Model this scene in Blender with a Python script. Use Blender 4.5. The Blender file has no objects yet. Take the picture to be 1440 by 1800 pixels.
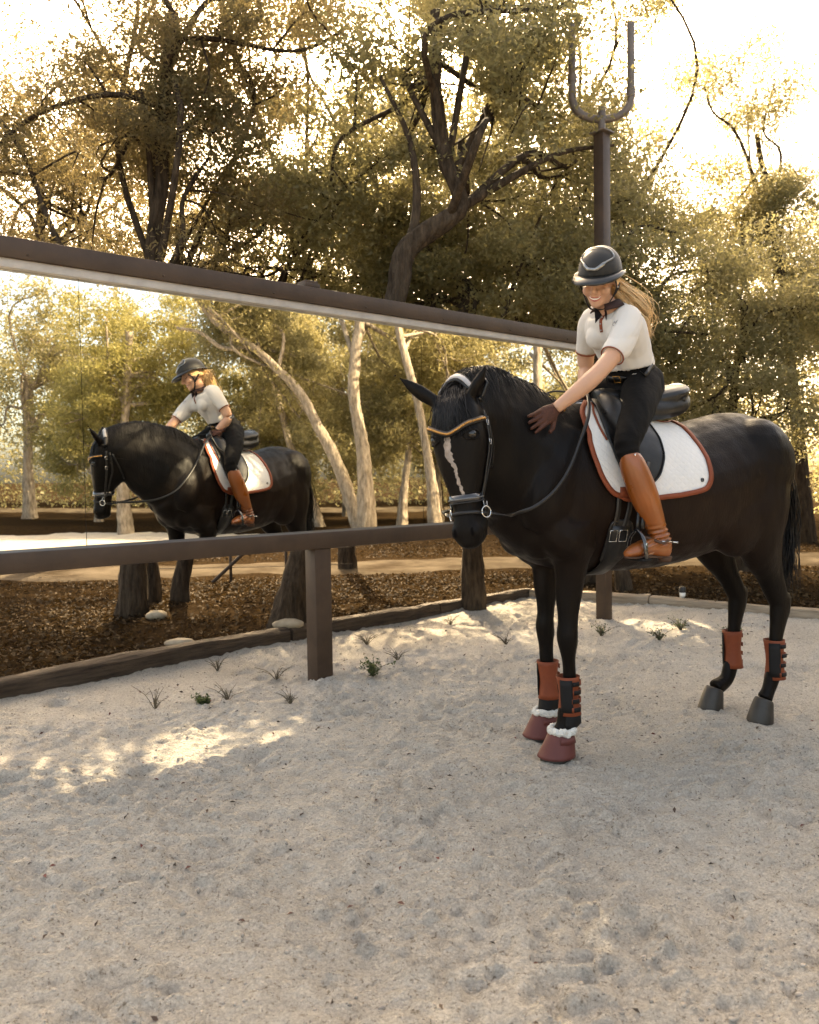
import bpy, bmesh, math
import numpy as np
from mathutils import Vector, Matrix
from mathutils.bvhtree import BVHTree

# ------------------------------------------------------------------ camera, light, exposure
SC = bpy.context.scene
COL = SC.collection
R = math.radians

cam_d = bpy.data.cameras.new('camera')
cam_d.sensor_fit = 'HORIZONTAL'; cam_d.sensor_width = 36.0; cam_d.lens = 36.0 * 1430 / 1440
cam_d.clip_start = 0.05; cam_d.clip_end = 600
cam_d.dof.use_dof = True; cam_d.dof.focus_distance = 3.75; cam_d.dof.aperture_fstop = 5.0
cam = bpy.data.objects.new('camera', cam_d); COL.objects.link(cam); SC.camera = cam
_p = math.atan(60.5 / 1430)
cam.matrix_world = (Matrix.Translation((0, 0, 1.32)) @ Matrix.Rotation(R(90) - _p, 4, 'X') @ Matrix.Rotation(-0.015, 4, 'Z'))

SUN_EL, SUN_AZ = R(37), R(-8)          # azimuth measured from +Y towards +X
world = bpy.data.worlds.new('World'); SC.world = world; world.use_nodes = True
wn = world.node_tree
bg = wn.nodes['Background']
sky = wn.nodes.new('ShaderNodeTexSky'); sky.sky_type = 'NISHITA'; sky.sun_disc = False
sky.sun_elevation = SUN_EL; sky.sun_rotation = SUN_AZ
sky.air_density = 0.7; sky.dust_density = 5.0; sky.ozone_density = 0.3
wn.links.new(sky.outputs[0], bg.inputs['Color']); bg.inputs['Strength'].default_value = 0.15
sl = bpy.data.lights.new('sun', 'SUN'); sl.energy = 2.7; sl.angle = R(0.55); sl.color = (1.0, 0.93, 0.82)
sun = bpy.data.objects.new('sun', sl); COL.objects.link(sun)
sd = Vector((math.sin(SUN_AZ) * math.cos(SUN_EL), math.cos(SUN_AZ) * math.cos(SUN_EL), math.sin(SUN_EL)))
sun.rotation_euler = sd.to_track_quat('Z', 'Y').to_euler()
SC.view_settings.view_transform = 'Standard'; SC.view_settings.look = 'None'
SC.view_settings.gamma = 1.0; SC.view_settings.use_curve_mapping = False
SC.view_settings.exposure = 2.75
try:
    SC.view_settings.use_white_balance = True
    SC.view_settings.white_balance_temperature = 9800
    SC.view_settings.white_balance_tint = 8
except Exception: pass
SC.cycles.max_bounces = 9; SC.cycles.diffuse_bounces = 5; SC.cycles.glossy_bounces = 4; SC.cycles.transmission_bounces = 6; SC.cycles.transparent_max_bounces = 4
SC.cycles.use_denoising = True
SC.cycles.sample_clamp_indirect = 6.0

rng = np.random.default_rng(11)

# ------------------------------------------------------------------ materials
def pr(m): return m.node_tree.nodes['Principled BSDF']
def mat(name, col, rough=.6, spec=.4, metal=0., var=.0, vscale=8., bump=0., bscale=40., col2=None, detail=6., stretch=(1, 1, 1), sheen=0., coat=0., coord='Object', bdist=.01):
    m = bpy.data.materials.new(name); m.use_nodes = True
    nt = m.node_tree; b = pr(m); N = nt.nodes; L = nt.links
    b.inputs['Roughness'].default_value = rough; b.inputs['Metallic'].default_value = metal
    b.inputs['Specular IOR Level'].default_value = spec
    if sheen: b.inputs['Sheen Weight'].default_value = sheen
    if coat: b.inputs['Coat Weight'].default_value = coat; b.inputs['Coat Roughness'].default_value = .12
    tc = N.new('ShaderNodeTexCoord'); mp = N.new('ShaderNodeMapping'); mp.inputs['Scale'].default_value = stretch
    L.new(tc.outputs[coord], mp.inputs['Vector'])
    c = (*col, 1)
    if col2 is None:
        col2 = tuple(max(0, x * (1 - var)) for x in col); col1 = tuple(min(1, x * (1 + var * .6)) for x in col)
    else: col1 = col
    nz = N.new('ShaderNodeTexNoise'); nz.inputs['Scale'].default_value = vscale; nz.inputs['Detail'].default_value = detail; nz.inputs['Roughness'].default_value = .62
    L.new(mp.outputs[0], nz.inputs['Vector'])
    rp = N.new('ShaderNodeValToRGB'); rp.color_ramp.elements[0].position = .32; rp.color_ramp.elements[1].position = .68
    rp.color_ramp.elements[0].color = (*col2, 1); rp.color_ramp.elements[1].color = (*col1, 1)
    L.new(nz.outputs[0], rp.inputs[0]); L.new(rp.outputs[0], b.inputs['Base Color'])
    if bump:
        n2 = N.new('ShaderNodeTexNoise'); n2.inputs['Scale'].default_value = bscale; n2.inputs['Detail'].default_value = 5.
        L.new(mp.outputs[0], n2.inputs['Vector'])
        bp = N.new('ShaderNodeBump'); bp.inputs['Strength'].default_value = bump; bp.inputs['Distance'].default_value = bdist
        L.new(n2.outputs[0], bp.inputs['Height']); L.new(bp.outputs[0], b.inputs['Normal'])
    return m

def leaf_mat(name, ramp, trans, rough=.5, mix=.5, spec=.45):
    m = bpy.data.materials.new(name); m.use_nodes = True
    nt = m.node_tree; N = nt.nodes; L = nt.links; b = pr(m); out = N['Material Output']
    g = N.new('ShaderNodeNewGeometry'); rp = N.new('ShaderNodeValToRGB')
    els = rp.color_ramp.elements
    els[0].color = (*ramp[0], 1); els[1].color = (*ramp[-1], 1)
    for i, c in enumerate(ramp[1:-1]):
        e = els.new((i + 1) / (len(ramp) - 1)); e.color = (*c, 1)
    L.new(g.outputs['Random Per Island'], rp.inputs[0]); L.new(rp.outputs[0], b.inputs['Base Color'])
    b.inputs['Roughness'].default_value = rough; b.inputs['Specular IOR Level'].default_value = spec
    tr = N.new('ShaderNodeBsdfTranslucent')
    mc = N.new('ShaderNodeMix'); mc.data_type = 'RGBA'; mc.blend_type = 'MIX'; mc.inputs[0].default_value = .55
    L.new(rp.outputs[0], mc.inputs[6]); mc.inputs[7].default_value = (*trans, 1)
    L.new(mc.outputs[2], tr.inputs[0])
    ms = N.new('ShaderNodeMixShader'); ms.inputs[0].default_value = mix
    L.new(b.outputs[0], ms.inputs[1]); L.new(tr.outputs[0], ms.inputs[2]); L.new(ms.outputs[0], out.inputs[0])
    return m

M = {}
def sand_mat():
    m = bpy.data.materials.new('arena_sand'); m.use_nodes = True
    nt = m.node_tree; N = nt.nodes; L = nt.links; b = pr(m)
    b.inputs['Roughness'].default_value = .95; b.inputs['Specular IOR Level'].default_value = .04
    tc = N.new('ShaderNodeTexCoord')
    def noise(s, d=6., r=.6, dist=0.):
        n = N.new('ShaderNodeTexNoise'); n.inputs['Scale'].default_value = s; n.inputs['Detail'].default_value = d; n.inputs['Roughness'].default_value = r; n.inputs['Distortion'].default_value = dist
        L.new(tc.outputs['Object'], n.inputs['Vector']); return n
    def ramp(src, p0, c0, p1, c1):
        r = N.new('ShaderNodeValToRGB'); r.color_ramp.elements[0].position = p0; r.color_ramp.elements[1].position = p1
        r.color_ramp.elements[0].color = (*c0, 1); r.color_ramp.elements[1].color = (*c1, 1); L.new(src, r.inputs[0]); return r
    base = ramp(noise(1.3, 8., .65).outputs[0], .30, (.57, .525, .46), .70, (.70, .655, .585))
    speck = ramp(noise(58., 6., .75, .2).outputs[0], .35, (.42, .37, .32), .44, (1, 1, 1))
    fine = ramp(noise(120., 4., .7).outputs[0], .34, (.72, .69, .66), .6, (1.08, 1.07, 1.06))  # grain contrast put into the colour, standing in for weak relief shading
    m1 = N.new('ShaderNodeMix'); m1.data_type = 'RGBA'; m1.blend_type = 'MULTIPLY'; m1.inputs[0].default_value = 1
    m2 = N.new('ShaderNodeMix'); m2.data_type = 'RGBA'; m2.blend_type = 'MULTIPLY'; m2.inputs[0].default_value = 1
    L.new(base.outputs[0], m1.inputs[6]); L.new(speck.outputs[0], m1.inputs[7])
    L.new(m1.outputs[2], m2.inputs[6]); L.new(fine.outputs[0], m2.inputs[7]); L.new(m2.outputs[2], b.inputs['Base Color'])
    bp = N.new('ShaderNodeBump'); bp.inputs['Strength'].default_value = 1.; bp.inputs['Distance'].default_value = .06
    L.new(noise(55., 7., .7, .4).outputs[0], bp.inputs['Height']); L.new(bp.outputs[0], b.inputs['Normal'])
    return m
M['sand'] = sand_mat()
M['crumb'] = mat('dark_sand_crumb', (.42, .375, .32), .95, .1, vscale=3, col2=(.17, .145, .12))  # crumbs in a darker tone than the sand around them
M['litter'] = mat('leaf_litter_soil', (.045, .029, .016), 1., .0, vscale=26, col2=(.012, .008, .005), bump=1., bscale=60, bdist=.03, detail=9)
M['drive'] = mat('pale_gravel', (.11, .09, .068), 1., .0, vscale=1.6, col2=(.04, .03, .021), bump=.7, bscale=90, bdist=.015, detail=9)
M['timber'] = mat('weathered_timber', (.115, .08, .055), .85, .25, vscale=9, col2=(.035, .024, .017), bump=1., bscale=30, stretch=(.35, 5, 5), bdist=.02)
M['timber_pale'] = mat('sunlit_tone_timber', (.36, .28, .20), .85, .25, vscale=9, col2=(.20, .15, .105), bump=.9, bscale=30, stretch=(.35, 5, 5), bdist=.015)  # paler copy of the edging timber, sunlight put into its colour
M['steel'] = mat('brown_painted_steel', (.056, .034, .022), .5, .3, var=.28, vscale=5, bump=.12, bscale=60, detail=10)
M['fork'] = mat('grey_brown_pipe', (.13, .105, .09), .45, .4, var=.15, vscale=12, bump=.05, bscale=120)
M['strip'] = mat('pale_mirror_channel', (.42, .39, .36), .45, .4, var=.2, vscale=7)
M['mirror'] = mat('mirror_glass', (.86, .87, .83), .0, .5, metal=1., var=.0)
M['backing'] = mat('mirror_backing', (.05, .045, .04), .8, .2, var=.2)
M['bark'] = mat('oak_bark', (.085, .060, .040), .95, .12, vscale=11, col2=(.022, .015, .010), bump=1., bscale=16, stretch=(2.4, 2.4, .55), bdist=.035, detail=9)
M['bark_pale'] = mat('pale_oak_bark', (.33, .28, .225), .92, .15, vscale=9, col2=(.11, .088, .066), bump=.9, bscale=18, stretch=(2, 2, .6), bdist=.025, detail=9)
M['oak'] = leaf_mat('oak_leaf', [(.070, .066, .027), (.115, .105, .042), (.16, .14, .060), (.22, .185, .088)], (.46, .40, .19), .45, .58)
M['oak_bright'] = leaf_mat('sunlit_tone_oak_leaf', [(.12, .108, .045), (.18, .158, .066), (.24, .205, .095), (.32, .27, .145)], (.48, .42, .21), .45, .55)  # lighter copy of the oak leaf with sunlight put into the colour
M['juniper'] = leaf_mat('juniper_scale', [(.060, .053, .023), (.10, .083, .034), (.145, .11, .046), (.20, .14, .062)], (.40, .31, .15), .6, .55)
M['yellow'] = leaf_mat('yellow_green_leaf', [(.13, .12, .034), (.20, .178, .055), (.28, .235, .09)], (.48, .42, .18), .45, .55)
M['dry_leaf'] = leaf_mat('dry_fallen_leaf', [(.012, .007, .004), (.03, .018, .009), (.055, .034, .017), (.10, .066, .036)], (.12, .07, .025), .85, .12, .08)
M['dark_leaf'] = leaf_mat('dark_fallen_leaf', [(.02, .014, .01), (.05, .034, .022), (.08, .045, .03), (.16, .03, .025)], (.06, .03, .02), .7, .1)
M['weed'] = leaf_mat('weed_leaf', [(.03, .05, .02), (.05, .075, .03), (.07, .09, .04)], (.1, .14, .04))
M['dry_stalk'] = mat('dry_stalk', (.12, .095, .065), .9, .1, var=.3, vscale=30)
M['rock'] = mat('limestone', (.40, .33, .24), .9, .2, vscale=9, col2=(.24, .19, .13), bump=.8, bscale=24)
M['fence'] = mat('rusty_metal', (.075, .055, .042), .8, .3, var=.4, vscale=20)

# ------------------------------------------------------------------ object helpers
def setp(o, label=None, cat=None, group=None, kind=None):
    if label: o['label'] = label
    if cat: o['category'] = cat
    if group: o['group'] = group
    if kind: o['kind'] = kind
    return o
def quick_mesh(name, V, F):
    """V (n,3) array, F (k,m) int array of equal-size faces (or list of lists)"""
    me = bpy.data.meshes.new(name)
    if isinstance(F, np.ndarray):
        V = np.asarray(V, np.float32); k, m = F.shape
        me.vertices.add(len(V)); me.vertices.foreach_set('co', V.ravel())
        me.loops.add(k * m); me.loops.foreach_set('vertex_index', F.astype(np.int32).ravel())
        me.polygons.add(k); me.polygons.foreach_set('loop_start', np.arange(0, k * m, m, dtype=np.int32))
        me.update(calc_edges=True)
    else:
        me.from_pydata([tuple(v) for v in V], [], F); me.update()
    return me
def mobj(name, me, material, parent=None, smooth=True):
    o = bpy.data.objects.new(name, me); COL.objects.link(o)
    if material is not None: me.materials.append(material)
    if smooth and len(me.polygons): me.polygons.foreach_set('use_smooth', np.ones(len(me.polygons), bool))
    if parent is not None: o.parent = parent
    return o
def empty(name, loc=(0, 0, 0), rotz=0.):
    o = bpy.data.objects.new(name, None); COL.objects.link(o); o.empty_display_size = .1
    o.location = loc; o.rotation_euler = (0, 0, rotz); return o

class Geo:
    """collects verts/faces; adds boxes, tubes, ribbons"""
    def __init__(s): s.v = []; s.f = []
    def add(s, V, F):
        o = len(s.v); s.v += [tuple(map(float, p)) for p in V]; s.f += [[i + o for i in f] for f in F]; return s
    def box(s, c, size, ax=None, bev=0.):
        c = np.array(c, float); hx, hy, hz = np.array(size, float) / 2
        ax = np.eye(3) if ax is None else np.array(ax, float)
        if bev <= 0:
            P = [(x, y, z) for x in (-hx, hx) for y in (-hy, hy) for z in (-hz, hz)]
            F = [[0, 1, 3, 2], [4, 6, 7, 5], [0, 4, 5, 1], [2, 3, 7, 6], [0, 2, 6, 4], [1, 5, 7, 3]]
            return s.add([c + ax.T @ np.array(p) for p in P], F)
        bm = bmesh.new(); bmesh.ops.create_cube(bm, size=1.)
        for v in bm.verts: v.co = (v.co.x * 2 * hx, v.co.y * 2 * hy, v.co.z * 2 * hz)
        bmesh.ops.bevel(bm, geom=bm.edges[:], offset=bev, segments=2, affect='EDGES', profile=.5)
        V = [c + ax.T @ np.array(v.co) for v in bm.verts]; bm.verts.index_update()
        F = [[v.index for v in f.verts] for f in bm.faces]; bm.free(); return s.add(V, F)
    def tube(s, pts, rad, n=10, sub=1, ref=(0, 0, 1), cap=True, e=2., top=None):
        V, F = loft(pts, rad, n, sub, ref, cap, e, top); return s.add(V, F)
    def ribbon(s, pts, nrm, width, thick, closed=False):
        P = np.array(pts, float); Nn = np.array(nrm, float); Nn /= np.linalg.norm(Nn, axis=1)[:, None]
        k = len(P)
        if closed: T = np.roll(P, -1, 0) - np.roll(P, 1, 0)
        else: T = np.gradient(P, axis=0)
        T /= np.linalg.norm(T, axis=1)[:, None] + 1e-9
        S = np.cross(T, Nn); S /= np.linalg.norm(S, axis=1)[:, None] + 1e-9
        w = np.broadcast_to(np.asarray(width, float), (k,))[:, None] / 2
        a, b = P - S * w, P + S * w; t = Nn * thick
        V = np.stack([a, b, b + t, a + t], 1).reshape(-1, 3); F = []
        for i in range(k if closed else k - 1):
            j = (i + 1) % k
            for q in range(4): F.append([i * 4 + q, i * 4 + (q + 1) % 4, j * 4 + (q + 1) % 4, j * 4 + q])
        if not closed: F += [[3, 2, 1, 0], [(k - 1) * 4 + q for q in range(4)]]
        return s.add(V, F)
    def ell(s, c, r, ax=None, n=16, m=10):
        ax = np.eye(3) if ax is None else np.array(ax, float); V = []; F = []
        for i in range(1, m):
            t = math.pi * i / m
            for j in range(n):
                p = 2 * math.pi * j / n
                V.append(np.array(c) + ax.T @ np.array([r[0] * math.sin(t) * math.cos(p), r[1] * math.sin(t) * math.sin(p), r[2] * math.cos(t)]))
        top = len(V); V.append(np.array(c) + ax.T @ np.array([0, 0, r[2]])); V.append(np.array(c) - ax.T @ np.array([0, 0, r[2]]))
        for i in range(m - 2):
            for j in range(n): F.append([i * n + j, (i + 1) * n + j, (i + 1) * n + (j + 1) % n, i * n + (j + 1) % n])
        for j in range(n):
            F.append([top, j, (j + 1) % n]); F.append([top + 1, (m - 2) * n + (j + 1) % n, (m - 2) * n + j])
        return s.add(V, F)
    def build(s, name, material, parent=None, smooth=True, anchor=(0, 0, 0), autos=None):
        V = np.array(s.v, float) - np.array(anchor)
        me = quick_mesh(name, V, s.f); o = mobj(name, me, material, parent, smooth)
        if autos is not None: me.set_sharp_from_angle(angle=R(autos))
        return o

def crom(P, sub):
    P = np.array(P, float)
    if sub <= 1 or len(P) < 2: return P
    Q = np.vstack([2 * P[0] - P[1], P, 2 * P[-1] - P[-2]]); out = []
    for i in range(1, len(Q) - 2):
        a, b, c, d = Q[i - 1], Q[i], Q[i + 1], Q[i + 2]
        for k in range(sub):
            t = k / sub
            out.append(.5 * ((2 * b) + (-a + c) * t + (2 * a - 5 * b + 4 * c - d) * t * t + (-a + 3 * b - 3 * c + d) * t ** 3))
    out.append(Q[-2]); return np.array(out)
def loft(pts, rad, n=10, sub=1, ref=(0, 0, 1), cap=True, e=2., top=None):
    """elliptic tube. rad: scalars or (side, other) pairs; 'ref' lies along the second radius"""
    P = np.array(pts, float); r = np.array([(x, x) if np.isscalar(x) else tuple(x) for x in rad], float)
    if sub > 1: P = crom(P, sub); r = np.maximum(crom(r, sub), 1e-4)
    T = np.gradient(P, axis=0) if len(P) > 1 else np.array([[0, 0, 1.]])
    T /= np.linalg.norm(T, axis=1)[:, None] + 1e-12
    ref = np.broadcast_to(np.array(ref, float), P.shape)
    S = np.cross(T, ref); bad = np.linalg.norm(S, axis=1) < 1e-3
    if bad.any(): S[bad] = np.cross(T[bad], np.array([1, .01, 0]))
    S /= np.linalg.norm(S, axis=1)[:, None]; U = np.cross(S, T)
    a = np.linspace(0, 2 * math.pi, n, endpoint=False); ca, sa = np.cos(a), np.sin(a)
    ca = np.sign(ca) * np.abs(ca) ** (2 / e); sa = np.sign(sa) * np.abs(sa) ** (2 / e)
    V = []
    for i in range(len(P)):
        for j in range(n):
            w = 1.
            if top is not None and sa[j] > 0: w = 1 - top * sa[j] ** 1.5
            V.append(P[i] + S[i] * r[i, 0] * ca[j] * w + U[i] * r[i, 1] * sa[j])
    F = []
    for i in range(len(P) - 1):
        for j in range(n): F.append([i * n + j, i * n + (j + 1) % n, (i + 1) * n + (j + 1) % n, (i + 1) * n + j])
    if cap: F += [list(range(n))[::-1], [(len(P) - 1) * n + j for j in range(n)]]
    return np.array(V), F

def remesh(geo, voxel, smooth=4, fac=.5):
    me = quick_mesh('tmp', geo.v, geo.f)
    bm = bmesh.new(); bm.from_mesh(me); bmesh.ops.recalc_face_normals(bm, faces=bm.faces); bm.to_mesh(me); bm.free()
    o = bpy.data.objects.new('tmp', me); COL.objects.link(o)
    rm = o.modifiers.new('r', 'REMESH'); rm.mode = 'VOXEL'; rm.voxel_size = voxel
    if smooth:
        sm = o.modifiers.new('s', 'SMOOTH'); sm.factor = fac; sm.iterations = smooth
    dg = bpy.context.evaluated_depsgraph_get(); dg.update()
    out = bpy.data.meshes.new_from_object(o.evaluated_get(dg))
    bpy.data.objects.remove(o); bpy.data.meshes.remove(me)
    return out
def coords(me):
    a = np.empty(len(me.vertices) * 3, np.float32); me.vertices.foreach_get('co', a); return a.reshape(-1, 3).astype(float)
def setco(me, V): me.vertices.foreach_set('co', np.asarray(V, np.float32).ravel()); me.update()
def normals(me):
    a = np.empty(len(me.vertices) * 3, np.float32); me.vertex_normals.foreach_get('vector', a); return a.reshape(-1, 3).astype(float)

# value noise on numpy arrays
def _h(ix, iy, seed):
    x = (ix.astype(np.int64) * 374761393 + iy.astype(np.int64) * 668265263 + seed * 974634777) & 0xffffffff
    x = ((x ^ (x >> 13)) * 1274126177) & 0xffffffff
    return ((x ^ (x >> 16)) & 0xffff) / 65535.
def vn(x, y, seed=0):
    x = np.asarray(x, float); y = np.asarray(y, float)
    ix, iy = np.floor(x), np.floor(y); fx, fy = x - ix, y - iy
    fx = fx * fx * fx * (fx * (fx * 6 - 15) + 10); fy = fy * fy * fy * (fy * (fy * 6 - 15) + 10)
    a, b, c, d = _h(ix, iy, seed), _h(ix + 1, iy, seed), _h(ix, iy + 1, seed), _h(ix + 1, iy + 1, seed)
    return (a * (1 - fx) + b * fx) * (1 - fy) + (c * (1 - fx) + d * fx) * fy - .5
def unit(v): v = np.array(v, float); return v / np.linalg.norm(v)

# ------------------------------------------------------------------ ground
ARENA = np.array([(-7.5, -.1), (-2.03, 5.30), (-.12, 7.40), (1.22, 8.62), (1.79, 8.36), (2.37, 8.08), (2.85, 7.55), (5.0, 6.2), (9.0, 4.4), (13.0, .5), (13.4, -4), (12.5, -9), (-7.5, -9)], float)
def inside(x, y, poly=ARENA):
    r = np.zeros(x.shape, bool); j = len(poly) - 1
    for i in range(len(poly)):
        xi, yi = poly[i]; xj, yj = poly[j]
        c = ((yi > y) != (yj > y)) & (x < (xj - xi) * (y - yi) / (yj - yi + 1e-12) + xi); r ^= c; j = i
    return r
def sdist(x, y, poly=ARENA):
    d = np.full(x.shape, 1e9)
    for i in range(len(poly)):
        a = poly[i]; b = poly[(i + 1) % len(poly)]; e = b - a
        t = np.clip(((x - a[0]) * e[0] + (y - a[1]) * e[1]) / (e @ e), 0, 1)
        d = np.minimum(d, np.hypot(x - a[0] - t * e[0], y - a[1] - t * e[1]))
    return np.where(inside(x, y, poly), -d, d)
def spaced(*seg):
    out = []
    for a, b, st in seg: out.append(np.arange(a, b - 1e-9, st))
    out.append([seg[-1][1]]); return np.concatenate(out)
def grid(xs, ys, zf, keep=None):
    X, Y = np.meshgrid(xs, ys); Z = zf(X, Y)
    V = np.stack([X, Y, Z], -1).reshape(-1, 3); nx, ny = len(xs), len(ys)
    I = np.arange(nx * ny).reshape(ny, nx)
    F = np.stack([I[:-1, :-1], I[:-1, 1:], I[1:, 1:], I[1:, :-1]], -1).reshape(-1, 4)
    if keep is not None:
        c = V[F].mean(1); k = keep(c[:, 0], c[:, 1]); F = F[k]
        used = np.unique(F); mp = np.full(len(V), -1); mp[used] = np.arange(len(used)); V = V[used]; F = mp[F]
    return V, F
prints = []
r_ = np.random.default_rng(5)
for k in range(210):
    prints.append((r_.uniform(-2.2, 3.4), r_.uniform(1.7, 7.2), r_.uniform(0, 6.28), r_.uniform(.05, .075), r_.uniform(.006, .018)))
def sand_z(X, Y):
    z = .022 * vn(X * 1.1, Y * 1.1, 1) + .018 * vn(X * 4.3, Y * 4.3, 2)
    wx = X + .05 * vn(X * 7, Y * 7, 8); wy = Y + .05 * vn(X * 7, Y * 7, 9)
    amp = .22 + .95 * np.clip(vn(X * .8 + 4, Y * .8, 31) + .8 * vn(X * 2.6, Y * 2.6, 32) + .5, 0, 1) ** 1.4
    z += amp * (.034 * (np.abs(vn(wx * 10, wy * 11, 3)) - .2) + .034 * vn(wx * 20, wy * 26, 4) + .024 * vn(wx * 36, wy * 46, 6))
    for (px, py, a, r, d) in prints:
        m = (np.abs(X - px) < .3) & (np.abs(Y - py) < .3)
        if not m.any(): continue
        u = (X[m] - px) * math.cos(a) + (Y[m] - py) * math.sin(a); v = -(X[m] - px) * math.sin(a) + (Y[m] - py) * math.cos(a)
        q = np.hypot(u / 1.15, v) / r
        z[m] += -d * np.exp(-q ** 4) + d * .55 * np.exp(-((q - 1.35) / .3) ** 2)
    s = -sdist(X, Y); z += .03 * np.exp(-np.clip(s, 0, 9) / .25) + .02 * vn(X * 2.3, Y * 2.3, 7) * np.exp(-np.clip(s, 0, 9) / .8)
    return z
xs = spaced((-7.6, -2.6, .12), (-2.6, -2.0, .03), (-2.0, -1.3, .017), (-1.3, 2.1, .0125), (2.1, 3.2, .02), (3.2, 3.6, .04), (3.6, 13.6, .14))
ys = spaced((-9.1, 1.4, .16), (1.4, 1.9, .03), (1.9, 4.6, .0125), (4.6, 9.0, .027))
V, F = grid(xs, ys, sand_z, lambda x, y: sdist(x, y) < .05)
sand = mobj('sand_ground', quick_mesh('sand_ground', V, F), M['sand']); setp(sand, 'pale grey-beige riding arena sand churned by hoof prints', kind='structure')

def drive_y(x): return 11.3 + .5 * np.sin(x * .22) - .028 * (x - 1) ** 2 * (x > 1) * (x < 9) - (x >= 9) * (.028 * 64 + .1 * (x - 9))
def floor_z(X, Y):
    s = sdist(X, Y); t = np.clip((s + .06) / .16, 0, 1); t = t * t * (3 - 2 * t)
    far = np.clip(np.hypot(X, Y - 5) / 60, 0, 1)
    z = -.16 + .25 * t + t * (.05 * vn(X * .7, Y * .7, 21) + .03 * vn(X * 3, Y * 3, 22) * np.exp(-((Y - drive_y(X)) / 1.6) ** 2 * 0))
    dr = np.exp(-((Y - drive_y(X)) / 1.5) ** 4); dr2 = np.exp(-((X - 21.5) / 2.2) ** 4)
    z = z * (1 - np.maximum(dr, dr2)) + .09 * np.maximum(dr, dr2)
    return z + far ** 2 * 1.2
xs = spaced((-120, -20, 10), (-20, -6, .6), (-6, 9, .14), (9, 30, .6), (30, 120, 10)); ys = spaced((-70, -14, 7), (-14, 4, .6), (4, 14, .13), (14, 32, .8), (32, 130, 10))
V, F = grid(xs, ys, floor_z)
ff = mobj('forest_floor', quick_mesh('forest_floor', V, F), M['litter']); setp(ff, 'brown leaf-littered ground under the oaks', kind='structure')
def strip_sheet(name, pts, half, label, zoff=.005):
    P = crom(pts, 24); T = np.gradient(P, axis=0); T /= np.linalg.norm(T, axis=1)[:, None]; S = np.stack([-T[:, 1], T[:, 0]], 1)
    rows = []; k = 9
    for j in range(k):
        u = (j / (k - 1) * 2 - 1); w = half * (1 + .3 * (vn(P[:, 0] * .9 + np.sign(u) * 5, P[:, 1] * .9, 40) + .6 * vn(P[:, 0] * 3 + np.sign(u) * 5, P[:, 1] * 3, 43)) * 2)
        q = P + S * (u * w)[:, None]
        rows.append(np.concatenate([q, (floor_z(q[:, 0], q[:, 1]) + zoff + (.004 if j not in (0, k - 1) else -.012))[:, None]], 1))
    V = np.stack(rows, 1).reshape(-1, 3); n = len(P); I = np.arange(n * k).reshape(n, k)
    F = np.stack([I[:-1, :-1], I[:-1, 1:], I[1:, 1:], I[1:, :-1]], -1).reshape(-1, 4)
    return setp(mobj(name, quick_mesh(name, V, F), M['drive']), label, kind='structure')
xx = np.linspace(-24, 19, 20)
strip_sheet('gravel_driveway', [(x, float(drive_y(np.array(x)))) for x in xx], .85, 'pale gravel driveway curving behind the mirror')
strip_sheet('gravel_lane', [(21.5, y) for y in np.linspace(-26, 8, 12)], 1.7, 'pale gravel lane running through the trees')

# fallen leaves (countless)
def leaf_cards(P, size, rs, flat=0., aspect=.5, curl=.25):
    n = len(P); a = rs.uniform(0, 2 * math.pi, n)
    z = rs.normal(0, 1, (n, 3)); z[:, 2] += flat * 4; z /= np.linalg.norm(z, axis=1)[:, None]
    t = np.stack([np.cos(a), np.sin(a), rs.normal(0, .6, n) * (1 - min(flat, .9))], 1)
    t -= z * (t * z).sum(1)[:, None]; t /= np.linalg.norm(t, axis=1)[:, None] + 1e-9
    s = np.cross(z, t); L = (size * rs.uniform(.65, 1.35, n))[:, None]
    V = np.stack([P - t * L * .5, P + s * L * aspect * .5 + z * L * curl * .4, P + t * L * .5, P - s * L * aspect * .5 + z * L * curl * .4], 1).reshape(-1, 3)
    F = np.arange(4 * n).reshape(n, 4)
    return V, F
def leaf_tris(P, size, rs, aspect=.5):
    n = len(P); t = rs.normal(0, 1, (n, 3)); t /= np.linalg.norm(t, axis=1)[:, None]; z = rs.normal(0, 1, (n, 3)); z[:, 2] += .5
    s = np.cross(z, t); s /= np.linalg.norm(s, axis=1)[:, None] + 1e-9; L = (size * rs.uniform(.6, 1.4, n))[:, None]
    V = np.stack([P - t * L * .45 + s * L * aspect * .5, P - t * L * .45 - s * L * aspect * .62, P + t * L * .62], 1).reshape(-1, 3)
    return V, np.arange(3 * n).reshape(n, 3)
rs = np.random.default_rng(21)
P = np.stack([rs.uniform(-7, 9, 34000), rs.uniform(4.2, 15, 34000)], 1)
P = np.concatenate([P, np.stack([rs.uniform(-4, 4, 16000), rs.uniform(5.2, 9.8, 16000)], 1)])
s = sdist(P[:, 0], P[:, 1]); P = P[(s > .1) & (np.abs(P[:, 1] - drive_y(P[:, 0])) > 1.0) & (rs.uniform(0, 1, len(P)) < .35 + .65 * (vn(P[:, 0], P[:, 1], 50) > -.1))]
P = np.concatenate([P, (floor_z(P[:, 0], P[:, 1]) + .012)[:, None]], 1)
V, F = leaf_cards(P, .05, rs, .5, .5, .5)
setp(mobj('leaf_litter', quick_mesh('leaf_litter', V, F), M['dry_leaf'], None, False), 'dry golden brown leaves littering the ground under the oaks', 'leaves', kind='stuff')
P = np.stack([rs.uniform(-2.6, 3.2, 520), rs.uniform(1.8, 8.2, 520)], 1); P = P[sdist(P[:, 0], P[:, 1]) < -.1]
P = np.concatenate([P, (sand_z(P[:, 0], P[:, 1]) + .004)[:, None]], 1)
V, F = leaf_cards(P, .023, rs, .6, .45, .5)
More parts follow.
